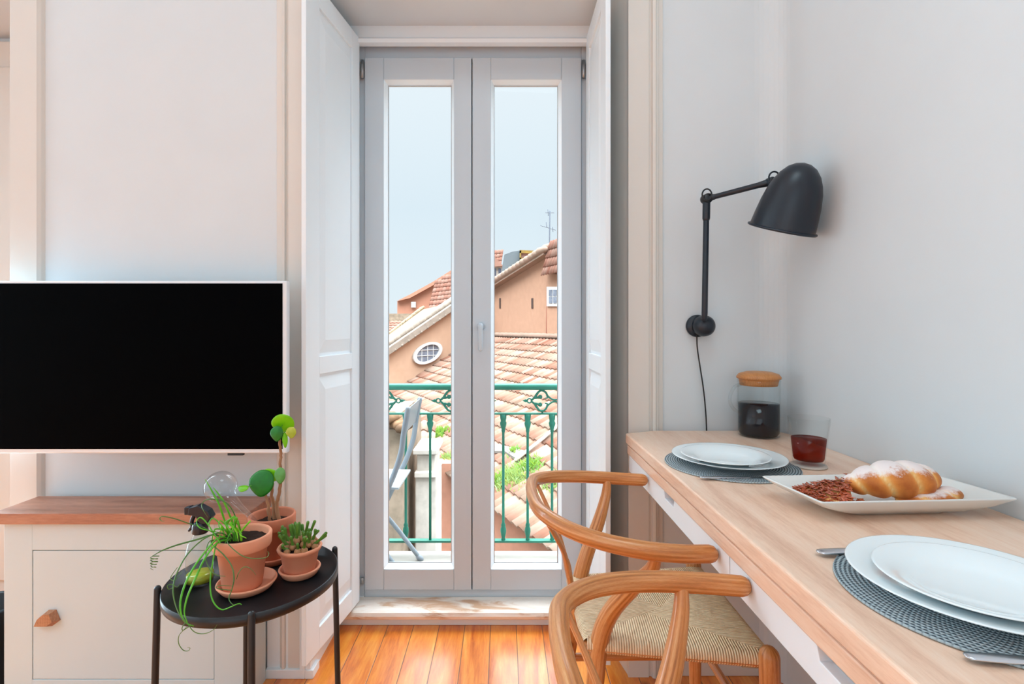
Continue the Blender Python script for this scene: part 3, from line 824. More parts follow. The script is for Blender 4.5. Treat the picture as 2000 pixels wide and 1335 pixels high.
def knife_(p, q, where):
    z = TT + .0052
    p = Vector((p[0], p[1], z)); q = Vector((q[0], q[1], z)); d = (q - p).normalized(); s_ = Vector((-d.y, d.x, 0))
    K = thing('table_knife', 'steel table knife on the placemat ' + where, 'knife', p, 'cutlery on the placemats')
    ln = .205; hl = .095
    b = BM(); tube(b, [p + d * .003, p + d * .03, p + d * hl], [.0062, .0072, .0042], 12, flat=.32, up=(0, 0, 1)); link('handle', b, M_steel, K)
    b = BM(); prism(b, [p + d * hl - s_ * .0045 - Vector((0, 0, .001)), p + d * hl + s_ * .004 - Vector((0, 0, .001)), p + d * (ln - .02) + s_ * .0095 - Vector((0, 0, .001)), p + d * ln - s_ * .002 - Vector((0, 0, .001)), p + d * (ln - .01) - s_ * .0065 - Vector((0, 0, .001))], (0, 0, .0012)); link('blade', b, M_steel, K)
def fork_(p, q, where):
    z = TT + .0058
    p = Vector((p[0], p[1], z)); q = Vector((q[0], q[1], z)); d = (q - p).normalized(); s_ = Vector((-d.y, d.x, 0))
    K = thing('table_fork', 'steel fork on the placemat ' + where, 'fork', p, 'cutlery on the placemats')
    b = BM(); tube(b, [p + d * .003, p + d * .03, p + d * .08, p + d * .125], [.0085, .0085, .0038, .0032], 12, flat=.28, up=(0, 0, 1)); link('handle', b, M_steel, K)
    b = BM()
    prism(b, [p + d * .125 - s_ * .004, p + d * .14 - s_ * .011, p + d * .155 - s_ * .011, p + d * .155 + s_ * .011, p + d * .14 + s_ * .011, p + d * .125 + s_ * .004], (0, 0, .0014))
    for k in range(4):
        o_ = s_ * (-.0095 + .0063 * k); prism(b, [p + d * .154 + o_ - s_ * .0014, p + d * .198 + o_ - s_ * .0008, p + d * .198 + o_ + s_ * .0008, p + d * .154 + o_ + s_ * .0014], (0, 0, .0014))
    link('fork_head', b, M_steel, K)
setting((.513, 1.158), (.509, 1.160), (.489, 1.131), 'beside the jug end of the counter', ((.405, 1.046), (.60, 1.040)), ((.44, 1.282), (.60, 1.272)))
setting((.545, .585), (.5385, .589), (.525, .572), 'in front of the pastry platter', ((.432, .476), (.62, .452)), ((.432, .696), (.62, .713)))

# pitcher
JC = (.733, 1.470, TT + .0006)
JG = thing('glass_jug', 'glass jug of dark drink with a round bamboo lid', 'jug', JC)
b = BM(); R = .0565
lathe(b, [(0, 0), (R - .008, 0), (R - .002, .003), (R, .012), (R, .150), (R + .001, .160), (R - .0012, .160), (R - .0022, .150), (R - .0022, .012), (R - .008, .004), (0, .0035)], JC, 64, None, True, False)
link('jug_glass', b, M_clear, JG)
b = BM(); lathe(b, [(0, .0042), (R - .008, .0045), (R - .0028, .012), (R - .0028, .094), (0, .094)], JC, 64, None, True, False); link('drink', b, M_coffee, JG)
b = BM(); lathe(b, [(0, .145), (R - .007, .145), (R - .004, .160), (R - .004, .1625), (R + .001, .164), (R + .0025, .169), (R - .004, .178), (R * .6, .184), (0, .186)], JC, 64, None, True, False); link('lid', b, M_bamboo, JG)
b = BM(); hx = JC[0]
tube(b, smooth_path([(hx - .053, JC[1] - .012, JC[2] + .150), (hx - .078, JC[1] - .02, JC[2] + .142), (hx - .094, JC[1] - .025, JC[2] + .112), (hx - .086, JC[1] - .022, JC[2] + .086), (hx - .066, JC[1] - .015, JC[2] + .070), (hx - .054, JC[1] - .012, JC[2] + .064)], 6), .0046, 12)
link('handle', b, thin_glass('handle_glass', (.93, .94, .94, 1), 1, 1.5), JG)
b = BM(); prism(b, [(hx + R - .004, JC[1] - .014, JC[2] + .158), (hx + R + .014, JC[1], JC[2] + .163), (hx + R - .004, JC[1] + .014, JC[2] + .158), (hx + R - .004, JC[1], JC[2] + .150)], (0, 0, .0015)); link('spout', b, M_clear, JG)

# coaster + glass of tea
CC = (.6845, 1.148, TT + .0006)
b = BM(); lathe(b, [(0, 0), (.036, 0), (.037, .001), (.036, .0038), (0, .0042)], CC, 56, None, True, False)
o = link('drink_coaster', b, plain('coaster_cork', (186, 176, 166), .6, var=.08, bump=.2), None, CC); top(o, 'thin round grey coaster under the tea glass', 'coaster')
GC = (CC[0], CC[1], CC[2] + .0046)
TG = thing('tea_glass', 'tapered drinking glass half full of reddish tea on a coaster', 'glass', GC)
b = BM(); lathe(b, [(0, 0), (.0295, 0), (.0315, .002), (.0325, .010), (.0425, .1035), (.0415, .1045), (.0405, .1035), (.0312, .014), (.029, .0095), (0, .009)], GC, 64, None, True, False); link('glass_body', b, M_clear, TG)
b = BM(); lathe(b, [(0, .0095), (.0285, .0100), (.0308, .0145), (.0352, .0585), (0, .0585)], GC, 64, None, True, False); link('tea', b, M_tea, TG)

# rectangular platter
def platter():
    corners = {'lf': (.478, .950), 'ln': (.499, .804), 'rn': (.828, .822), 'rf': (.807, .966)}
    order = ['ln', 'rn', 'rf', 'lf']
    C2 = [Vector((corners[k][0], corners[k][1], 0)) for k in order]; c = sum(C2, Vector()) / 4
    def loop(scx, scy, z, rnd):
        ex = (C2[1] - C2[0]).normalized(); ey = (C2[3] - C2[0]); hx_, hy_ = (C2[1] - C2[0]).length / 2, ey.length / 2; ey = ey.normalized()
        out = []
        hx2, hy2 = hx_ - scx, hy_ - scy
        for sx_, sy_, a0 in ((1, 1, 0), (-1, 1, 90), (-1, -1, 180), (1, -1, 270)):
            for k in range(6):
                t = math.radians(a0 + 90 * k / 5)
                out.append(c + ex * (sx_ * (hx2 - rnd) + rnd * math.cos(t)) + ey * (sy_ * (hy2 - rnd) + rnd * math.sin(t)) + Vector((0, 0, z)))
        return out
    z0 = TT + .0008
    secs = [loop(.082, .042, z0, .02), loop(.078, .038, z0 + .0005, .02), loop(.074, .034, z0 + .006, .02), loop(.050, .022, z0 + .009, .02), loop(.020, .010, z0 + .020, .015), loop(.002, .001, z0 + .0325, .006), loop(0, 0, z0 + .0345, .005), loop(.002, .002, z0 + .0358, .005), loop(.006, .005, z0 + .0345, .006), loop(.026, .016, z0 + .0225, .015), loop(.055, .028, z0 + .0135, .02), loop(.075, .036, z0 + .0115, .02)]
    b = BM(); V = [[b.verts.new(p) for p in s_] for s_ in secs]; n = 24
    for i in range(len(V) - 1):
        for k in range(n):
            f = b.faces.new([V[i][k], V[i][(k + 1) % n], V[i + 1][(k + 1) % n], V[i + 1][k]]); f.smooth = True
    b.faces.new(list(reversed(V[0]))); b.faces.new(V[-1])
    bmesh.ops.recalc_face_normals(b, faces=b.faces)
    o = link('serving_platter', b, M_dish, None, (c.x, c.y, z0)); top(o, 'white rectangular platter holding the croissants and nut pastry', 'platter')
platter()
FZ = TT + .0125     # platter floor

def croissant_mat():
    s = N('croissant_crust'); s.set(Roughness=.5, Specular_IOR_Level=.35)
    v = s.coord(); f = s.noise(v, 38, 5, .6)
    uv = s.n('ShaderNodeUVMap'); su = s.n('ShaderNodeSeparateXYZ'); s.l(uv.outputs[0], su.inputs[0])
    crest = su.outputs['Y']      # 0 in the fold, 1 on the crest
    mixf = s.math('ADD', s.math('MULTIPLY', crest, .65), s.math('MULTIPLY', f, .45))
    col = s.ramp(mixf, [(.2, lin((250, 220, 168))), (.45, lin((242, 186, 112))), (.68, lin((222, 138, 60))), (.92, lin((178, 92, 34)))])
    # icing sugar lying on the top
    hgt = su.outputs['X']
    n2 = s.noise(v, 130, 6, .8); n3 = s.noise(v, 45, 4, .7)
    sg = s.math('ADD', s.math('MULTIPLY', hgt, 1.1), s.math('ADD', s.math('MULTIPLY', n2, 1.0), s.math('MULTIPLY', n3, 1.1)))
    sf = s.ramp(s.math('SUBTRACT', sg, 1.60), [(.0, (0, 0, 0, 1)), (.34, (.82, .82, .82, 1))])
    s.l(s.mix(sf, col, lin((244, 238, 238))), s.b.inputs['Base Color'])
    s.bump(s.math('ADD', f, s.math('MULTIPLY', n2, .4)), .25, .002)
    return s.m
M_cro = croissant_mat()
def croissant(spine, radii, folds, label, base, squash=.8, lean=0):
    P_ = smooth_path(spine, 14); n = len(P_); R_ = lerp_list(radii, n)
    b = BM(); uvl = b.loops.layers.uv.verify(); rings = []; info = {}
    seg = 36
    for i, p in enumerate(P_):
        T = (P_[min(n - 1, i + 1)] - P_[max(0, i - 1)]).normalized()
        side = T.cross(Vector((0, 0, 1))).normalized(); upv = side.cross(T)
        t = i / (n - 1); ring = []
        for k in range(seg):
            q = 2 * PI * k / seg
            ph = (t * folds + lean * math.sin(q) * .25) % 1.0
            crest = math.sin(PI * ph) ** .55
            r = R_[i] * (.80 + .22 * crest)
            vv = b.verts.new(p + side * math.cos(q) * r + upv * math.sin(q) * r * squash)
            ring.append(vv); info[vv] = (max(0, math.sin(q)), crest)
        rings.append(ring)
    for i in range(n - 1):
        for k in range(seg):
            f = b.faces.new([rings[i][k], rings[i][(k + 1) % seg], rings[i + 1][(k + 1) % seg], rings[i + 1][k]]); f.smooth = True
    b.faces.new(rings[0]); b.faces.new(list(reversed(rings[-1])))
    for f in b.faces:
        for lp in f.loops: lp[uvl].uv = info[lp.vert]
    bmesh.ops.recalc_face_normals(b, faces=b.faces)
    o = link('croissant', b, M_cro, None, base); top(o, label, 'croissant', 'croissants on the platter')
    return o
croissant([(.592, .895, FZ + .024), (.615, .880, FZ + .033), (.650, .868, FZ + .041), (.690, .868, FZ + .041), (.722, .878, FZ + .040), (.752, .898, FZ + .038)],
          [.010, .024, .034, .037, .034, .022, .008], 5.6, 'sugar-dusted croissant lying uppermost in the middle of the platter', (.67, .875, FZ), .86, 1.0)
croissant([(.660, .862, FZ + .011), (.690, .846, FZ + .014), (.725, .850, FZ + .016), (.755, .866, FZ + .017), (.776, .892, FZ + .013)],
          [.008, .017, .020, .018, .008], 3.2, 'flatter sugared croissant tucked underneath, at the wall end of the platter', (.73, .86, FZ), .72, 1.5)

# nut pastries
M_nut = plain('caramel_almond', (172, 76, 38), .14, spec=.6, coat=.6, var=.35)
M_nutb = plain('pastry_base', (214, 160, 92), .7, var=.15, bump=.5)
def nut_pastry(tri, zt, label, n, seed):
    rr = random.Random(seed)
    c = sum((Vector(t) for t in tri), Vector()) / 3
    root = thing('nut_pastry', label, 'pastry', c, 'almond pastry pieces on the platter')
    b = BM(); prism(b, [Vector(t) for t in tri], (0, 0, zt)); link('pastry_base', b, M_nutb, root, bevel=.003)
    b = BM()
    A, B_, C_ = [Vector(t) for t in tri]
    nrm = (B_ - A).cross(C_ - A).normalized()
    if nrm.z < 0: nrm = -nrm
    for k in range(n):
        u, v = rr.random(), rr.random()
        if u + v > 1: u, v = 1 - u, 1 - v
        hz = zt + rr.uniform(-.001, .004)
        if k % 4 == 0: v = 0; hz = rr.uniform(.002, zt + .002)
        if k % 4 == 1 and k % 8 == 1: u = 0; hz = rr.uniform(.002, zt + .002)
        p = A + (B_ - A) * u + (C_ - A) * v + Vector((0, 0, hz))
        an = rr.uniform(0, PI); d = Vector((math.cos(an), math.sin(an), rr.uniform(-.25, .4))).normalized()
        L2 = rr.uniform(.0035, .0065)
        tube(b, [p - d * L2, p, p + d * L2], [.0014, .0034, .0016], 6, flat=.36)
    link('almond_topping', b, M_nut, root, kind='stuff')
nut_pastry([(.514, .902, FZ + .006), (.562, .822, FZ + .0005), (.606, .898, FZ + .030)], .009, 'large triangle of caramel almond pastry at the counter-edge side of the platter', 330, 1)
nut_pastry([(.560, .838, FZ + .002), (.612, .826, FZ + .001), (.596, .856, FZ + .003)], .007, 'small almond pastry corner peeking from under the sugared croissant', 70, 2)

# ------------------------------------------------------------------ wall lamp
LP = thing('wall_lamp', 'dark blue-black jointed wall lamp with a bell shade above the counter', 'wall lamp', (.60, WY, 1.064))
b = BM()
lc = Vector((.592, WY - .0005, 1.066))
lathe(b, [(0, 0), (.033, 0), (.034, .004), (.034, .010), (.031, .014), (0, .014)], lc, 40, (0, -1, 0), True, False)
lathe(b, [(0, .012), (.020, .012), (.029, .020), (.032, .034), (.030, .050), (.022, .062), (.010, .068), (0, .069)], lc + Vector((.004, 0, 0)), 40, (0.12, -1, 0), True, False)
link('wall_mount', b, M_lampb, LP)
e0 = Vector((.592, 1.515, 1.085)); 
j1 = at(1380, 388, 1.46); j2 = at(1507, 355, 1.375)
a0 = at(1376, 622, 1.495)
b = BM(); tube(b, [a0, a0 + (j1 - a0) * .05, a0 + (j1 - a0) * .86], [.0075, .0085, .0080], 16); tube(b, [a0 + (j1 - a0) * .84, j1], [.0105, .0105], 16); link('lower_arm', b, M_lampb, LP)
b = BM(); d = (j2 - j1)
tube(b, [j1, j1 + d * .12], [.0085, .0085], 14); tube(b, [j1 + d * .08, j1 + d * .8, j1 + d * .97], [.0072, .0080, .0105], 16); link('upper_arm', b, M_lampb, LP)
b = BM()
lathe(b, [(0, -.012), (.013, -.012), (.014, -.008), (.014, .008), (.013, .012), (0, .012)], j1, 24, (0.2, -1, 0), True, False)
tube(b, [j1 + Vector((-.004 + .0135 * math.cos(t), -.013, .008 + .0165 * math.sin(t))) for t in [2 * PI * k / 24 for k in range(24)]], .0023, 8, closed=True)
link('elbow_joint', b, M_black, LP)
b = BM()
lathe(b, [(0, -.012), (.010, -.012), (.012, -.008), (.012, .008), (.010, .012), (0, .012)], j2 + Vector((-.003, 0, 0)), 24, (0.3, -1, 0), True, False)
tube(b, [j2 + Vector((.002 + .0145 * math.cos(t), -.010, .008 + .0165 * math.sin(t))) for t in [2 * PI * k / 24 for k in range(24)]], .0023, 8, closed=True)
link('shade_joint', b, M_lampb, LP)
rimc = at(1527, 447, 1.36)
axd = Vector((-.148, .33, -.9)).normalized()          # from crown to rim
RR = .0805; HH = .170
b = BM()
prof = [(RR, 0), (RR * .985, .003)]
outer = [(1.0, 0), (.985, .06), (.955, .2), (.90, .40), (.82, .58), (.735, .70), (.60, .825), (.42, .925), (.22, .98), (0, 1.0)]
out_ = [(RR * r, HH * z) for r, z in outer]; inn = [(max(0, RR * r - .0022), HH * z - .0022 if z > .5 else HH * z) for r, z in reversed(outer)]
lathe(b, out_ + inn, rimc, 64, -axd, True, False)
tube(b, [rimc + (Vector((0, 0, 1)).rotation_difference(-axd).to_matrix() @ Vector(((RR + .0015) * math.cos(t), (RR + .0015) * math.sin(t), 0))) for t in [2 * PI * k / 72 for k in range(72)]], .0036, 8, closed=True)
link('lamp_shade', b, M_lampb, LP)
b = BM()
lathe(b, [(0, .03), (.006, .032), (.018, .045), (.024, .065), (.022, .085), (.014, .105), (.012, .14), (0, .14)], rimc, 24, -axd, True, False)
link('bulb', b, M_porc, LP)
b = BM()
pp = [(1361, 655), (1362, 680), (1368, 720), (1374, 760), (1378, 800), (1380, 838), (1379, 860)]
tube(b, smooth_path([at(x, y, 1.553 if i else 1.545) for i, (x, y) in enumerate(pp)], 6), .0021, 8)
o = link('power_cord', b, M_cable, LP)

# ------------------------------------------------------------------ chairs
def cord_mat():
    s = N('paper_cord'); s.set(Roughness=.7, Specular_IOR_Level=.25)
    uv = s.n('ShaderNodeUVMap'); su = s.n('ShaderNodeSeparateXYZ'); s.l(uv.outputs[0], su.inputs[0])
    f = s.math('ADD', s.math('MULTIPLY', s.math('SINE', s.math('MULTIPLY', su.outputs['X'], 2 * PI / .0046)), .5), .5)
    v = s.coord(); n = s.noise(v, 60, 3)
    g = s.math('ADD', s.math('MULTIPLY', f, .7), s.math('MULTIPLY', n, .45))
    s.l(s.ramp(g, [(.12, lin((150, 110, 74))), (.40, lin((236, 202, 160))), (.9, lin((250, 230, 198)))]), s.b.inputs['Base Color'])
    s.bump(f, .9, .002)
    return s.m
M_cord = cord_mat()
def make_chair():
    CY = 1.085
    root = thing('dining_chair', 'x', 'chair', (.25, CY, 0), 'curved-arm oak dining chairs at the counter')
    # arm and back rail in one sweep
    half = [(.352, .212, .675), (.300, .216, .677), (.235, .212, .682), (.165, .192, .690), (.110, .155, .699), (.072, .100, .708), (.062, .045, .713)]
    pts = [(x, CY + y, z) for x, y, z in half] + [(.060, CY, .714)] + [(x, CY - y, z) for x, y, z in reversed(half)]
    b = BM(); tube(b, smooth_path(pts, 7), [.0142, .0146, .0140, .0128, .0116, .0128, .0140, .0146, .0142], 20, flat=1.06, up=(0, 0, 1)); link('arm_and_back_rail', b, M_chair, root)
    for s_ in (1, -1):
        b = BM()
        pts = [(.125, CY + s_ * .175, .004), (.150, CY + s_ * .155, .20), (.172, CY + s_ * .128, .40), (.182, CY + s_ * .122, .475), (.200, CY + s_ * .130, .53), (.232, CY + s_ * .160, .59), (.256, CY + s_ * .196, .64), (.262, CY + s_ * .208, .668)]
        tube(b, smooth_path(pts, 6), [.0105, .0135, .0165, .0175, .0165, .0150, .0120, .0100], 16); link('rear_leg', b, M_chair, root)
        b = BM()
        tube(b, [(.478, CY + s_ * .185, .003), (.474, CY + s_ * .182, .25), (.471, CY + s_ * .180, .44), (.470, CY + s_ * .180, .480)], [.0115, .0150, .0175, .0178], 18); link('front_leg', b, M_chair, root)
        b = BM(); tube(b, [(.160, CY + s_ * .145, .27), (.474, CY + s_ * .180, .25)], [.009, .011, .009], 12); link('stretcher', b, M_chair, root)
    b = BM(); tube(b, [(.474, CY - .182, .30), (.474, CY + .182, .30)], [.009, .011, .009], 12); link('stretcher', b, M_chair, root)
    b = BM(); tube(b, [(.155, CY - .15, .31), (.155, CY + .15, .31)], [.009, .011, .009], 12); link('stretcher', b, M_chair, root)
    # Y shaped splat
    b = BM()
    tube(b, smooth_path([(.150, CY, .445), (.146, CY, .50), (.136, CY, .555)], 5), [.014, .017, .022], 12, flat=.35, up=(1, 0, .2))
    for s_ in (1, -1):
        tube(b, smooth_path([(.137, CY + s_ * .006, .545), (.124, CY + s_ * .034, .60), (.100, CY + s_ * .075, .655), (.078, CY + s_ * .104, .698)], 5), [.015, .013, .011, .010], 12, flat=.42, up=(1, 0, .3))
    link('back_splat', b, M_chair, root)
    # woven seat: four fields of cord meeting in the middle
    xb, xf, hb, hf, zt = .158, .478, .122, .168, .478
    c4 = [Vector((xb, CY - hb, zt)), Vector((xf, CY - hf, zt)), Vector((xf, CY + hf, zt)), Vector((xb, CY + hb, zt))]
    mid0 = Vector((.30, CY - .012, zt - .016)); mid1 = Vector((.34, CY + .012, zt - .016))
    b = BM(); uvl = b.loops.layers.uv.verify(); nn = 14
    def field(P0, P1, Q0, Q1, drop):
        """edge P0-P1, inner edge Q0-Q1; cords run from the edge inwards"""
        ed = (P1 - P0).normalized(); nor = Vector((0, 0, 1)).cross(ed)
        if nor.dot((Q0 + Q1) / 2 - P0) > 0: nor = -nor
        rows = []
        L_ = (P1 - P0).length
        prof = []
        rr_ = .014
        for k in range(7):   # roll under the rail
            t = math.radians(-90 + 180 * k / 6)
            prof.append((nor * (rr_ * math.cos(t) - .004) + Vector((0, 0, rr_ * math.sin(t) - rr_))))
        prof = [nor * -.05 + Vector((0, 0, -2 * rr_ + .002))] + prof
        for d in prof: rows.append([P0 + (P1 - P0) * (i / nn) + d for i in range(nn + 1)])
        for j in range(1, 8):
            t = j / 7; A_ = P0.lerp(Q0, t); B_ = P1.lerp(Q1, t)
            rows.append([A_.lerp(B_, i / nn) + Vector((0, 0, .003 * math.sin(PI * t) - nor.z)) for i in range(nn + 1)])
        V = [[b.verts.new(p) for p in r] for r in rows]
        for j in range(len(V) - 1):
            for i in range(nn):
                f = b.faces.new([V[j][i], V[j][i + 1], V[j + 1][i + 1], V[j + 1][i]]); f.smooth = True
                for lp in f.loops: lp[uvl].uv = ((lp.vert.co - P0).dot(ed), 0)
    field(c4[0], c4[1], mid0, mid0, 0); field(c4[2], c4[3], mid1, mid1, 0)
    field(c4[1], c4[2], mid0, mid1, 0); field(c4[3], c4[0], mid1, mid0, 0)
    bmesh.ops.recalc_face_normals(b, faces=b.faces)
    st = link('woven_seat', b, M_cord, root)
    b = BM()
    for p, q in ((c4[0], c4[1]), (c4[1], c4[2]), (c4[2], c4[3]), (c4[3], c4[0])):
        tube(b, [p + Vector((0, 0, -.016)), q + Vector((0, 0, -.016))], .0095, 10)
    link('seat_rail', b, M_chair, root)
    return root
ch = make_chair()
ch['label'] = 'oak chair with woven seat fully in view, standing nearer the balcony door'
def copy_tree(o, parent=None):
    c = o.copy(); COL.objects.link(c)
    if parent is not None: c.parent = parent
    for k in list(o.children): copy_tree(k, c)
    return c
ch2 = copy_tree(ch); ch2.location = (.253, .552, 0)
ch2['label'] = 'oak chair cut off by the picture edge, in front of the other woven-seat chair'

# ------------------------------------------------------------------ balcony
BZ = 0.0
b = BM(); box(b, (-1.1, 2.0, BZ - .12), (.9, 2.44, BZ)); box(b, (-.6, 1.96, -.1), (.38, 2.0, .03)); o = struct('balcony_floor', b, M_slab, bevel=.005); o['label'] = 'pale stone balcony slab'
M_green = plain('railing_green', dim((34, 140, 114), .62), .4, spec=.5, var=.18, bump=.15, bscale=80)
RY = 2.40
RL = thing('balcony_railing', 'green cast-iron balcony railing with scroll frieze and turned balusters', 'railing', (-.11, RY, 0))
x0, x1 = -1.08, .88
zt_ = CAMZ - .1155 * RY; zf = CAMZ - .167 * RY; zb = CAMZ - .415 * RY
b = BM(); tube(b, [(x0, RY, zt_ + .002), (x1, RY, zt_ + .002)], [.019, .019], 20, flat=.85, up=(0, 0, 1)); link('top_rail', b, M_green, RL)
b = BM(); box(b, (x0, RY - .012, zf - .004), (x1, RY + .012, zf + .003)); link('frieze_rail', b, M_green, RL)
b = BM(); box(b, (x0, RY - .014, zb - .005), (x1, RY + .014, zb + .004)); link('bottom_rail', b, M_green, RL)
for k in range(-8, 10):
    px = 983 + 47.6 * k; x = (px - 983) / 1000 * RY
    if not x0 < x < x1: continue
    b = BM()
    bare = (k == -3)
    hgt_ = zf - zb
    pr = [(0, 0), (.008, 0), (.010, .006), (.0075, .014), (.0105, .024), (.014, .045), (.013, .058), (.009, .066), (.011, .074), (.0062, .084), (.0062, hgt_ - .09), (.009, hgt_ - .082), (.0085, hgt_ - .074), (.014, hgt_ - .056), (.016, hgt_ - .044), (.012, hgt_ - .036), (.0145, hgt_ - .022), (.0155, hgt_ - .004), (0, hgt_)]
    if bare: pr = [(0, 0), (.0062, 0)] + pr[10:]
    lathe(b, pr, (x, RY, zb), 16, None, True, False)
    link('baluster', b, M_green, RL)
def scroll(cx):
    b = BM(); zc = (zt_ + zf) / 2 - .002; s_ = RY / 1000
    def q(px, pz): return (cx + px * s_, RY, zc + pz * s_)
    Hh = 21
    for sx_ in (-1, 1):
        # spear tip with a small ring
        prism(b, [(cx + sx_ * 64 * s_, RY - .004, zc), (cx + sx_ * 57 * s_, RY - .004, zc + 3 * s_), (cx + sx_ * 53 * s_, RY - .004, zc + 1.5 * s_), (cx + sx_ * 53 * s_, RY - .004, zc - 1.5 * s_), (cx + sx_ * 57 * s_, RY - .004, zc - 3 * s_)], (0, .008, 0))
        tube(b, [q(sx_ * 50 + 4.2 * math.cos(t), 4.2 * math.sin(t)) for t in [2 * PI * k / 16 for k in range(16)]], .0035, 6, closed=True)
        for sz in (-1, 1):
            tube(b, smooth_path([q(sx_ * 46, sz * 1), q(sx_ * 40, sz * 6), q(sx_ * 36, sz * 12), q(sx_ * 31, sz * 18), q(sx_ * 25, sz * 20), q(sx_ * 18, sz * 16), q(sx_ * 14, sz * 9), q(sx_ * 6, sz * 3), q(0, sz * 1.6)], 4), [.0045, .006, .005, .005, .0045, .004], 8)
            tube(b, smooth_path([q(sx_ * 42, sz * 5), q(sx_ * 35, sz * 6), q(sx_ * 28, sz * 9)], 4), [.005, .006, .004], 8)
            lathe(b, [(0, -.004), (.0095, -.004), (.0105, 0), (.0095, .004), (0, .004)], q(sx_ * 29, sz * 7.5), 14, (0, 1, 0), True, False)
            tube(b, [q(sx_ * 25, sz * 19), q(sx_ * 25, sz * 23)], .004, 8)
            tube(b, smooth_path([q(sx_ * 16, sz * 12), q(sx_ * 15, sz * 6), q(sx_ * 19, sz * 5)], 3), [.0045, .003], 6)
    link('scroll_ornament', b, M_green, RL)
for k in (-2, -1, 0, 1): scroll((1084 + 178 * k - 983) / 1000 * RY)

# bistro chair on the balcony
M_bis = plain('bistro_grey', dim((172, 182, 190), .6), .4, spec=.5, var=.03)
M_bisw = plain('bistro_seat_pale', dim((220, 232, 238), .6), .45, var=.02)
yn, yf = 2.07, 2.36      # the two side frames
BC = thing('folding_bistro_chair', 'pale grey folding metal chair on the balcony behind the glass', 'chair', (-.5, 2.21, BZ))
def flatbar(b, xz, y, w_=.0115): tube(b, smooth_path([(x, y, z) for x, z in xz], 5), w_, 10, flat=.999, up=(0, 0, 1))
for y_ in (yn, yf):
    b = BM(); flatbar(b, [(-.385, .732), (-.402, .636), (-.414, .553), (-.445, .46), (-.485, .375), (-.56, .22), (-.68, .012)], y_); link('side_rail', b, M_bis, BC)
for y_ in (yn + .022, yf - .022):
    b = BM(); flatbar(b, [(-.383, .012), (-.545, .215), (-.73, .385)], y_, .010)
    tube(b, [(-.388, y_, .016), (-.376, y_, .006)], .0125, 10); link('front_leg', b, M_bis, BC)
b = BM(); prism(b, [(-.386, yn + .008, .735), (-.386, yf - .008, .735), (-.408, yf - .008, .628), (-.408, yn + .008, .628)], (.006, 0, .001)); link('backrest', b, M_bis, BC, bevel=.002)
b = BM(); prism(b, [(-.425, yn + .012, .402), (-.80, yn + .012, .41), (-.80, yf - .012, .41), (-.425, yf - .012, .402)], (0, 0, .010)); link('seat', b, M_bisw, BC, bevel=.002)
b = BM(); cyl(b, (-.545, yn - .014, .24), (-.545, yf + .014, .24), .006); link('cross_bolt', b, M_grey, BC)

# ------------------------------------------------------------------ buildings outside
def tile_mat(name, base, c2, c3, lich=(190, 176, 150)):
    s = N(name); s.set(Roughness=.85, Specular_IOR_Level=.2)
    uv = s.n('ShaderNodeUVMap'); sp = s.n('ShaderNodeSeparateXYZ'); s.l(uv.outputs[0], sp.inputs[0])
    cb = s.n('ShaderNodeCombineXYZ'); s.l(s.math('FLOOR', sp.outputs['X']), cb.inputs[0]); s.l(s.math('FLOOR', sp.outputs['Y']), cb.inputs[1])
    wn = s.n('ShaderNodeTexWhiteNoise', noise_dimensions='2D'); s.l(cb.outputs[0], wn.inputs['Vector'])
    col = s.ramp(wn.outputs['Value'], [(0, lin(base)), (.5, lin(c2)), (1, lin(c3))])
    f = s.noise(s.coord(), 1.3, 6, .7); f2 = s.noise(s.coord(), 9, 4, .6)
    col = s.mix(s.ramp(f, [(.45, (0, 0, 0, 1)), (.7, (.7, .7, .7, 1))]), col, lin(lich))
    col = s.mix(s.ramp(f2, [(.55, (0, 0, 0, 1)), (.85, (.6, .6, .6, 1))]), col, lin((96, 78, 60)))
    s.l(col, s.b.inputs['Base Color']); return s.m
M_tile = tile_mat('roof_tiles', dim((196, 128, 100)), dim((228, 172, 146)), dim((240, 204, 180)), dim((190, 176, 150)))
M_tiler = tile_mat('roof_tiles_red', dim((212, 138, 114)), dim((228, 160, 136)), dim((238, 184, 162)), dim((190, 160, 140)))
M_orange = plain('ochre_render', dim((234, 182, 150), .48), .85, spec=.15, var=.07, bump=.2, bscale=8)
M_orange2 = plain('salmon_render', dim((232, 168, 140), .5), .85, spec=.15, var=.08, bump=.2, bscale=8)
M_pinkw = plain('rose_render', dim((226, 160, 132), .6), .85, spec=.15, var=.06)
M_stone = plain('weathered_stone', dim((222, 212, 200), .7), .9, spec=.15, var=.2, bump=.5, bscale=12)
M_oldw = plain('stained_render', dim((226, 200, 172)), .9, spec=.15, var=.3, bump=.4, bscale=6)
M_white = plain('window_surround', dim((244, 242, 238), .62), .6, var=.02)
M_glassd = plain('far_window_glass', (110, 116, 128), .15, spec=.6, var=.3)
M_slit = plain('dark_slit', (70, 50, 42), .8)

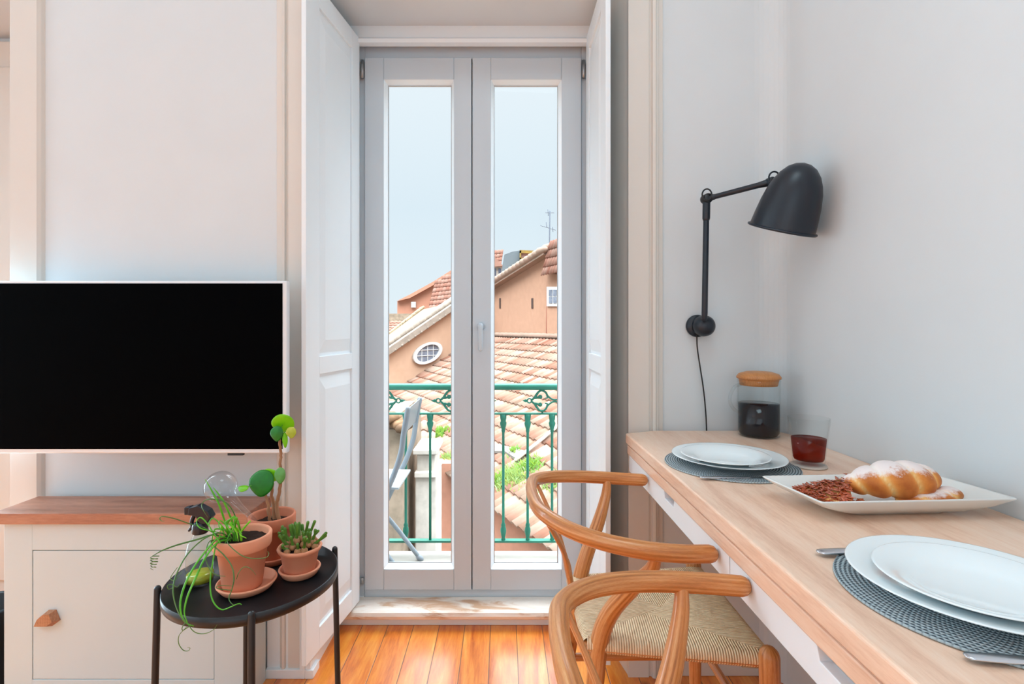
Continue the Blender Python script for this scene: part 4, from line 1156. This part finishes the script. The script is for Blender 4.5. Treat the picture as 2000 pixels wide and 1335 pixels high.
def tile_roof(origin, u, up_, W_, L_, tw=.22, tl=.40, keep=None, amp=.055):
    """barrel tiles: origin at an eave corner, u along the eave, up_ up the slope"""
    u = Vector(u).normalized(); up_ = Vector(up_).normalized(); n = u.cross(up_).normalized()
    if n.z < 0: n = -n
    o = Vector(origin); b = BM(); uvl = b.loops.layers.uv.verify()
    nc = int(W_ / tw); nr = int(L_ / tl); sub = 6
    for r in range(nr):
        rowA, rowB = [], []
        for i in range(nc * sub + 1):
            ph = (i % sub) / sub; hgt_ = amp * abs(math.sin(PI * (i / sub))) 
            jit = .012 * math.sin((i // sub) * 12.9 + r * 4.1)
            rowA.append(o + u * (i * tw / sub) + up_ * (r * tl - .03 + jit) + n * (hgt_ + .035))
            rowB.append(o + u * (i * tw / sub) + up_ * ((r + 1) * tl + jit) + n * (hgt_ * .9))
        va = [None] * len(rowA); vb = [None] * len(rowA); vc = [None] * len(rowA)
        for i in range(nc * sub):
            c = (rowA[i] + rowB[i + 1]) / 2
            if keep and not keep(c): continue
            for j in (i, i + 1):
                if va[j] is None:
                    va[j] = b.verts.new(rowA[j]); vb[j] = b.verts.new(rowB[j]); vc[j] = b.verts.new(rowA[j] - n * .04)
            f = b.faces.new([va[i], va[i + 1], vb[i + 1], vb[i]]); f.smooth = True
            g = b.faces.new([vc[i], vc[i + 1], va[i + 1], va[i]])
            for ff in (f, g):
                for lp in ff.loops: lp[uvl].uv = (i // sub + .5, r + .5)
    return b

eav = Vector((.4512, -.8924, 0)); nup = Vector((.8924, .4512, 0))
P0 = Vector((-.2, 8.95, -1.9)); SL = .5
upd = (nup + Vector((0, 0, SL))).normalized()
def roof_z(x, y): return P0.z + SL * ((x - P0.x) * nup.x + (y - P0.y) * nup.y)
CH = thing('ochre_church_building', 'long ochre building with slit windows and a big weathered tile roof', 'building', (P0.x, P0.y, -6))
run = 5.36 / nup.length
sl_len = math.sqrt(5.36 ** 2 + (5.36 * SL) ** 2)
S0 = -14.5; S1 = 3.6
org = P0 + eav * S0 - upd * .15
b = tile_roof(org, eav, upd, S1 - S0, sl_len + .3, .21, .42)
link('tiled_roof', b, M_tile, CH)
# deck under the tiles and the wall below the eave
b = BM(); c0 = P0 + eav * S0 + Vector((0, 0, -.06)); c1 = P0 + eav * S1 + Vector((0, 0, -.06))
prism(b, [c0, c1, c1 + upd * sl_len, c0 + upd * sl_len], (0, 0, -.12)); link('roof_deck', b, M_slit, CH)
b = BM(); q0 = P0 + eav * (-2.7) + nup * .25; q1 = P0 + eav * S1 + nup * .25
prism(b, [Vector((q0.x, q0.y, -7)), Vector((q1.x, q1.y, -7)), Vector((q1.x, q1.y, -1.92)), Vector((q0.x, q0.y, -1.92))], nup * .4); link('eave_wall', b, M_orange2, CH)
# upper wall standing at the roof's head, with a sloping verge
R0 = P0 + nup * 5.36
def on_ridge(px):
    k = (px - 983) / 1000
    # R0 + s*eav with x = k*y
    s_ = (k * R0.y - R0.x) / (eav.x - k * eav.y)
    return R0 + eav * s_
def rw(px, py):
    p = on_ridge(px); p.z = CAMZ - (py - 640) / 1000 * p.y; return p
lo = .4
pA, pB, pC = rw(905, 600), rw(1075, 495), rw(1100, 476)
bA, bC = on_ridge(905), on_ridge(1140)
pD = rw(1140, 455)
b = BM(); prism(b, [Vector((bA.x, bA.y, lo)), Vector((bC.x, bC.y, lo)), pD, pB, pA], nup * 6); link('upper_wall', b, M_orange, CH)
b = BM()
for (a_, c_) in ((rw(900, 601), rw(1076, 492)),):
    dv = (c_ - a_); L_ = dv.length; dv.normalize()
    nt_ = int(L_ / .30)
    for k in range(nt_):
        p = a_ + dv * (k * L_ / nt_); tube(b, [p - nup * .25 + Vector((0, 0, .10)), p + dv * .34 - nup * .25 + Vector((0, 0, .06))], [.15, .11], 8)
        tube(b, [p - nup * .02 + Vector((0, 0, .22)), p + dv * .34 - nup * .02 + Vector((0, 0, .18))], [.15, .12], 8)
    prism(b, [a_ - nup * .3 - Vector((0, 0, .10)), c_ - nup * .3 - Vector((0, 0, .10)), c_ - nup * .3 + Vector((0, 0, .05)), a_ - nup * .3 + Vector((0, 0, .05))], nup * 1.2)
link('verge_tiles', b, M_tile, CH)
# ridge row where the lower roof meets the wall
b = BM(); a_ = on_ridge(935); c_ = on_ridge(1140); dv = (c_ - a_); L_ = dv.length; dv.normalize()
for k in range(int(L_ / .4)):
    p = a_ + dv * k * .4 - nup * .1 + Vector((0, 0, .05 + roof_z(a_.x, a_.y) - a_.z)); p.z = roof_z(p.x, p.y) + .05
    tube(b, [p, p + dv * .42], [.11, .09], 8)
link('flashing_tiles', b, M_tile, CH)
for px in (977, 1040):
    b = BM(); t_ = rw(px, 582); u_ = rw(px, 602)
    prism(b, [t_ - eav * .06 - nup * .02, t_ + eav * .06 - nup * .02, u_ + eav * .06 - nup * .02, u_ - eav * .06 - nup * .02], nup * .05); link('slit_window', b, M_slit, CH)
b = BM(); a_ = rw(1073, 538); c_ = rw(1071, 650); tube(b, [a_ - nup * .06, c_ - nup * .06], .035, 8); link('drainpipe', b, plain('pipe_brown', (150, 92, 74), .6), CH)
# right-hand bay: wing with a white window and red roof
WG = thing('rose_wing_building', 'rose-walled house wing with a red tile roof and white window beyond the ochre wall', 'building', rw(1090, 650))
gg = nup * -.12
b = BM(); prism(b, [rw(1074, 652) + gg, rw(1160, 652) + gg, rw(1160, 535) + gg, rw(1074, 535) + gg], nup * .1); link('wing_wall', b, M_orange, WG)
b = tile_roof(rw(1076, 538) - nup * .35, eav, (nup + Vector((0, 0, 3.5))).normalized(), 5, 1.3, .16, .3, keep=None); link('wing_roof', b, M_tiler, WG)
b = BM(); prism(b, [rw(1076, 598) + gg * 1.4, rw(1112, 598) + gg * 1.4, rw(1112, 560) + gg * 1.4, rw(1076, 560) + gg * 1.4], nup * .06); wf = link('window_surround', b, M_white, WG)
b = BM()
for i, (xa, xb_) in enumerate(((1081, 1087.5), (1089.5, 1096), (1098, 1105))):
    for ya, yb_ in ((566, 578), (580, 592)):
        prism(b, [rw(xa, yb_) + gg * 1.55, rw(xb_, yb_) + gg * 1.55, rw(xb_, ya) + gg * 1.55, rw(xa, ya) + gg * 1.55], nup * .02)
link('window_pane', b, M_glassd, wf)

# gable with oval window
ga = Vector((-2.07, 21.1, 0)); gd = Vector((-1.27, -1.2, 0)).normalized(); gn = Vector((gd.y, -gd.x, 0))
if gn.y > 0: gn = -gn
def gw(px, py, off=0.0):
    k = (px - 983) / 1000; o_ = ga + gn * off
    s_ = (k * o_.y - o_.x) / (gd.x - k * gd.y); p = o_ + gd * s_
    p.z = CAMZ - (py - 640) / 1000 * p.y; return p
GB = thing('oval_window_gable_building', 'salmon gabled building with a white-ringed oval window under sloping verge tiles', 'building', gw(850, 700))
b = BM(); prism(b, [gw(925, 575), gw(748, 694), gw(748, 790), gw(925, 790)], gn * -.5); link('gable_wall', b, plain('pale_render', dim((240, 196, 164), .58), .85, spec=.15, var=.05), GB)  # gable wall in its own even, paler render colour
# verge and roof behind
b = BM()
va, vb_ = gw(935, 566), gw(740, 700)
prism(b, [va + gn * .3, vb_ + gn * .3, vb_ + gn * .3 + Vector((0, 0, .26)), va + gn * .3 + Vector((0, 0, .26))], gn * -.8)
dv = (vb_ - va); L_ = dv.length; dv.normalize(); kk = int(L_ / .33)
for k in range(kk):
    p = va + dv * (k * .33) + gn * .25 + Vector((0, 0, .02)); tube(b, [p, p + gn * -.5], [.07, .07], 8)
    p = va + dv * (k * .33) + Vector((0, 0, .34)); tube(b, [p, p + dv * .36], [.14, .12], 8)
link('verge_tiles', b, plain('verge_mortar', dim((220, 200, 180)), .9, var=.2, bump=.5, bscale=20), GB)
rs = gn * -1.0
b = BM(); prism(b, [gw(935, 566), gw(740, 700), at(740, 668, 22.5), at(757, 655, 23.5), at(826, 604, 24.5), at(935, 578, 25)], (0, 0, -.1)); link('gable_roof', b, plain('pale_roof', dim((228, 186, 156)), .85, var=.12, bump=.4, bscale=14), GB)
# oval window (a circle on the wall plane, seen obliquely)
oc = gw(834, 689, .02); ex_ = -gd; R_o = .36
ow = None
def oval(r_in, r_out, d0, d1, ry=1.0):
    b = BM(); n_ = 40; V = []
    for rr_, dd in ((r_out, d0), (r_out, d1), (r_in, d1), (r_in, d0)):
        V.append([b.verts.new(oc + ex_ * (rr_ * 1.15 * math.cos(2 * PI * k / n_)) + Vector((0, 0, rr_ * ry * (.95 * math.sin(2 * PI * k / n_) + .36 * math.cos(2 * PI * k / n_)))) + gn * dd) for k in range(n_)])
    for i in range(4):
        for k in range(n_): b.faces.new([V[i][k], V[i][(k + 1) % n_], V[(i + 1) % 4][(k + 1) % n_], V[(i + 1) % 4][k]])
    bmesh.ops.recalc_face_normals(b, faces=b.faces); return b
Wh = (gw(806, 689) - gw(862, 689)).length / 2 / 1.15; 
ryk = (gw(834, 668).z - gw(834, 710).z) / 2 / Wh
ow = link('window_ring', oval(Wh * .78, Wh, 0, .10, ryk), M_white, GB)
ow2 = oval(Wh * .02, Wh * .79, 0.01, .03, ryk); link('window_pane', ow2, M_glassd, ow)
b = BM()
for k in (-.4, -.0, .4):
    hh = Wh * .74 * math.sqrt(1 - (k / .8) ** 2) * ryk; p = oc + ex_ * Wh * 1.15 * k + Vector((0, 0, Wh * ryk * .36 * k)) + gn * .04
    tube(b, [p - Vector((0, 0, hh)), p + Vector((0, 0, hh))], .016, 6)
for k in (-.24, .28):
    hh = Wh * .68 * 1.15 * math.sqrt(1 - (k / .8) ** 2); p = oc + ex_ * (Wh * k * .45) + Vector((0, 0, Wh * ryk * k)) + gn * .04
    tube(b, [p - ex_ * hh, p + ex_ * hh], .016, 6)
link('glazing_bars', b, M_white, ow)

# lower-left tiled roof, distant roofs, dormer, turret
b = tile_roof(at(700, 672, 26), Vector((1, -.1, 0)), Vector((.35, 1, .42)).normalized(), 4.6, 3.3, .22, .36, keep=lambda c: (c.x / c.y) < -.155)
FR = thing('distant_tiled_house', 'low distant house whose pale tiled roof ends in a dark-spotted hip', 'building', at(760, 690, 27))
link('tiled_roof', b, M_tiler, FR)
b = BM(); prism(b, [at(690, 760, 31), at(800, 760, 31), at(812, 612, 31), at(690, 612, 31)], (0, 2, 0)); link('house_wall', b, M_oldw, FR)
b = BM(); a_ = at(756, 655, 25.6); c_ = at(826, 600, 26.6)
for k in range(14):
    p = a_.lerp(c_, k / 14); tube(b, [p, p + (c_ - a_) / 13], [.10, .08], 8)
link('hip_tiles', b, plain('lichen_tile', (150, 132, 104), .9, var=.6, bump=.6, bscale=12), FR)
RH = thing('red_roofed_villa', 'villa with a long red roof climbing behind the gable', 'building', at(830, 600, 36))
def rp_(px, py, y=36): return at(px, py, y)
b = BM(); prism(b, [rp_(776, 588), rp_(800, 581), rp_(842, 558), rp_(960, 483), at(960, 857, 36), at(776, 857, 36)], (0, 3, 0)); link('villa_wall', b, M_pinkw, RH)
b = BM(); prism(b, [rp_(774, 588, 35.6), rp_(800, 575, 35.6), rp_(842, 552, 35.6), rp_(960, 478, 35.6), rp_(960, 484, 35.6), rp_(842, 559, 35.6), rp_(800, 582, 35.6)], (0, 3.5, .4)); link('roof_edge', b, M_pinkw, RH)
a_ = rp_(842, 560, 33); 
def kp_(c):
    px = 983 + c.x / c.y * 1000; py = 640 - (c.z - CAMZ) / c.y * 1000
    return px > 838 and py > 556 - (px - 840) * .62
b = tile_roof(at(836, 604, 33), Vector((1, 0, .12)), Vector((.1, .55, .75)).normalized(), 4.6, 5, .22, .36, keep=kp_); link('tiled_roof', b, M_tiler, RH)
b = BM(); prism(b, [at(832, 609, 32.8), at(905, 598, 32.8), at(905, 592, 32.8), at(832, 603, 32.8)], (0, 1, 0)); link('gutter', b, M_slit, RH)
b = BM(); prism(b, [at(803, 600, 35.8), at(812, 600, 35.8), at(812, 589, 35.8), at(803, 589, 35.8)], (0, .1, 0)); link('villa_window', b, M_white, RH)
DO = thing('metal_clad_dormer', 'grey metal-clad dormer with a yellow-edged roof above the ochre wall', 'dormer', at(1005, 520, 23))
b = BM(); prism(b, [at(979, 532, 23), at(985, 497, 23), at(1001, 491, 23), at(1016, 489, 23), at(1016, 530, 23)], (.0, 1.5, 0)); link('metal_cladding', b, plain('zinc', dim((142, 158, 166)), .5, var=.1, bump=.3), DO)
b = BM(); prism(b, [at(1016.5, 530, 22.9), at(1016.5, 489, 22.9), at(1066, 491, 22.9), at(1066, 530, 22.9)], (.0, 1.5, 0)); link('dormer_side', b, plain('rose_panel', dim((206, 160, 150)), .8, var=.12), DO)
b = BM()
for ya, yb_ in ((488, 493.5), (503, 506)):
    prism(b, [at(1015, yb_, 22.8), at(1015, ya, 22.8), at(1066, ya + 2, 22.8), at(1066, yb_ + 2, 22.8)], (0, 1.6, 0))
prism(b, [at(1015, 530, 22.8), at(1015, 489, 22.8), at(1018, 489, 22.8), at(1018, 530, 22.8)], (0, .2, 0))
link('yellow_boards', b, plain('lichen_yellow', dim((196, 160, 62)), .8, var=.2), DO)
TU = thing('small_rooftop_lantern', 'small tiled rooftop lantern with dark openings beside the metal dormer', 'turret', at(966, 520, 27))
b = BM(); prism(b, [at(945, 522, 27), at(967, 502, 27), at(983, 519, 27)], (0, 2, .0)); link('lantern_roof', b, M_tiler, TU)
b = BM(); prism(b, [at(948, 930, 27.2), at(980, 930, 27.2), at(980, 521, 27.2), at(948, 521, 27.2)], (0, 1.4, 0)); link('lantern_wall', b, M_stone, TU)
for xa, xb_ in ((958, 969), (973.5, 979)):
    b = BM(); prism(b, [at(xa, 540, 27.1), at(xb_, 540, 27.1), at(xb_, 524, 27.1), at(xa, 524, 27.1)], (0, .3, 0)); link('opening', b, plain('lantern_dark', (52, 58, 74), .6), TU)
# aerial
AN = thing('television_aerial', 'thin rooftop television aerial against the sky', 'aerial', at(1074, 492, 18))
b = BM(); tube(b, [at(1073, 496, 18), at(1074, 412, 18)], .022, 6); M_aer = plain('aerial_metal', (92, 100, 112), .6); link('mast', b, M_aer, AN)
b = BM()
for (xa, ya, xb_, yb_) in ((1066, 415, 1082, 415), (1070, 409, 1071, 421), (1056, 440, 1085, 449), (1067, 434, 1068, 444), (1079, 443, 1080, 452)):
    tube(b, [at(xa, ya, 18), at(xb_, yb_, 18)], .012, 6)
link('elements', b, M_aer, AN)
# lead valley patch on the roof
def rfp(px, py, lift=.1):
    dx, dz = (px - 983) / 1000, -(py - 640) / 1000
    # CAMZ + dz*y = roof_z(dx*y, y)
    k = SL * (dx * nup.x + nup.y); c_ = P0.z - SL * (P0.x * nup.x + P0.y * nup.y)
    y = (CAMZ - lift - c_) / (k - dz); return Vector((dx * y, y, CAMZ + dz * y))
b = BM(); prism(b, [rfp(955, 862, .12), rfp(1028, 880, .12), rfp(1012, 897, .12), rfp(985, 880, .12), rfp(950, 880, .12)], (0, 0, -.05)); link('lead_flashing', b, plain('lead', dim((176, 168, 158)), .7, var=.1), CH)
b = BM(); tube(b, [rfp(1100, 822, .14), rfp(1060, 856, .14), rfp(1008, 897, .14)], .035, 8); link('hip_line', b, M_stone, CH)

# old masonry at the lower left: pier with capital, stained wall with stone coping
PRo = thing('stone_pier', 'pale weathered stone pier with a moulded capital below the balcony', 'pier', at(825, 1100, 5.6))
def bx(px0, px1, py0, py1, y, dep): 
    b = BM(); prism(b, [at(px0, py1, y), at(px1, py1, y), at(px1, py0, y), at(px0, py0, y)], (0, dep, 0)); return b
link('shaft', bx(811, 852, 932, 1200, 5.6, .5), M_stone, PRo, bevel=.01)
link('neck', bx(814, 850, 888, 926, 5.62, .4), M_stone, PRo, bevel=.01)
link('capital', bx(806, 853, 878, 888, 5.55, .6), M_stone, PRo, bevel=.01)
link('collar', bx(809, 852, 922, 933, 5.55, .6), M_stone, PRo, bevel=.01)
CW = thing('stained_corner_house', 'stained old house corner with rough stone coping behind the bistro chair', 'building', at(760, 1100, 5.2))
link('corner_wall', bx(700, 786, 838, 1250, 5.3, 1.2), M_oldw, CW)
b = BM(); rr = random.Random(9)
for k in range(12):
    t = k / 11; p = at(735 + 52 * t, 812 + 24 * t * t, 5.2 + .06 * math.sin(k)); tube(b, [p + Vector((-.03, 0, rr.uniform(-.02, .02))), p + Vector((.05, .12, rr.uniform(-.03, .03)))], [.05, .06, .04], 7)
link('rough_coping', b, plain('rubble', dim((158, 116, 78)), .9, var=.5, bump=.8, bscale=14), CW)
link('corner_upper', bx(700, 775, 812, 842, 5.32, 1.1), M_oldw, CW)
b = BM(); box(b, (-14, 6.0, -7.1), (14, 40, -7)); o = struct('ground_outside', b, M_oldw)
SW = thing('salmon_side_wall', 'plain salmon wall running below the roof eaves behind the pier', 'wall', at(830, 1100, 7.5))
link('render_face', bx(770, 905, 905, 1400, 10.5, .4), M_orange2, SW)
b = tile_roof(at(783, 902, 9.6), Vector((1, -.12, -.02)), Vector((-.1, 1, .55)).normalized(), .75, 1.2, .16, .3)
link('side_tiles', b, M_tile, SW)

# plants growing on the roof
def bush(px, py, rpx, n, mat, label, seed, blade_len=.16, flower=False):
    rr = random.Random(seed); c = rfp(px, py, .02); R_ = rpx / 1000 * c.y
    b = BM()
    for k in range(n):
        q = rr.uniform(0, 2 * PI); d_ = R_ * abs(rr.gauss(0, .62))
        p = c + eav * d_ * math.cos(q) * 1.1 + upd * d_ * math.sin(q)
        L_ = blade_len * rr.uniform(.5, 1.2) * c.y / 9; w_ = .012 * c.y / 9 * rr.uniform(.7, 1.5)
        dirv = Vector((rr.uniform(-.7, .7), rr.uniform(-.7, .7), 1)).normalized(); s_ = dirv.cross(Vector((rr.uniform(-1, 1), rr.uniform(-1, 1), 0))).normalized() * w_
        m_ = p + dirv * L_ * .55 + Vector((rr.uniform(-.02, .02), 0, 0)); e_ = p + dirv * L_ + Vector((rr.uniform(-.05, .05), rr.uniform(-.03, .03), -.01))
        v = [b.verts.new(x) for x in (p - s_ * .4, p + s_ * .4, m_ + s_, e_, m_ - s_)]
        b.faces.new(v)
    o = link('roof_weed', b, mat, None, c); top(o, label, 'plant', 'weeds growing on the tiled roof')
M_w1 = leafmat('weed_green', (62, 112, 44), (116, 160, 76)); M_w2 = leafmat('weed_pale', (92, 132, 74), (140, 166, 108))
bush(1000, 935, 34, 900, M_w2, 'widest patch of pale green weeds sprawling across the tile roof', 1)
bush(1035, 915, 22, 420, M_w1, 'brighter green weed tuft beside the widest weed patch', 2)
bush(968, 945, 18, 300, M_w1, 'green weed tuft behind the door leaf edge, just above the roof eave', 3)
bush(1085, 945, 26, 420, M_w2, 'pale weed patch showing through the oak chair arm', 4)
bush(1005, 888, 9, 120, M_w1, 'small bright weed on the lead patch of the roof', 5)
bush(858, 850, 15, 260, M_w1, 'round green weed tuft beside the leftmost full baluster', 6, .14)
bush(824, 842, 9, 120, M_w1, 'small weed tuft seen beside the bistro chair back', 7, .1)
bush(872, 908, 18, 320, M_w2, 'feathery pale weed clump above the eave next to the stone pier', 8, .2)
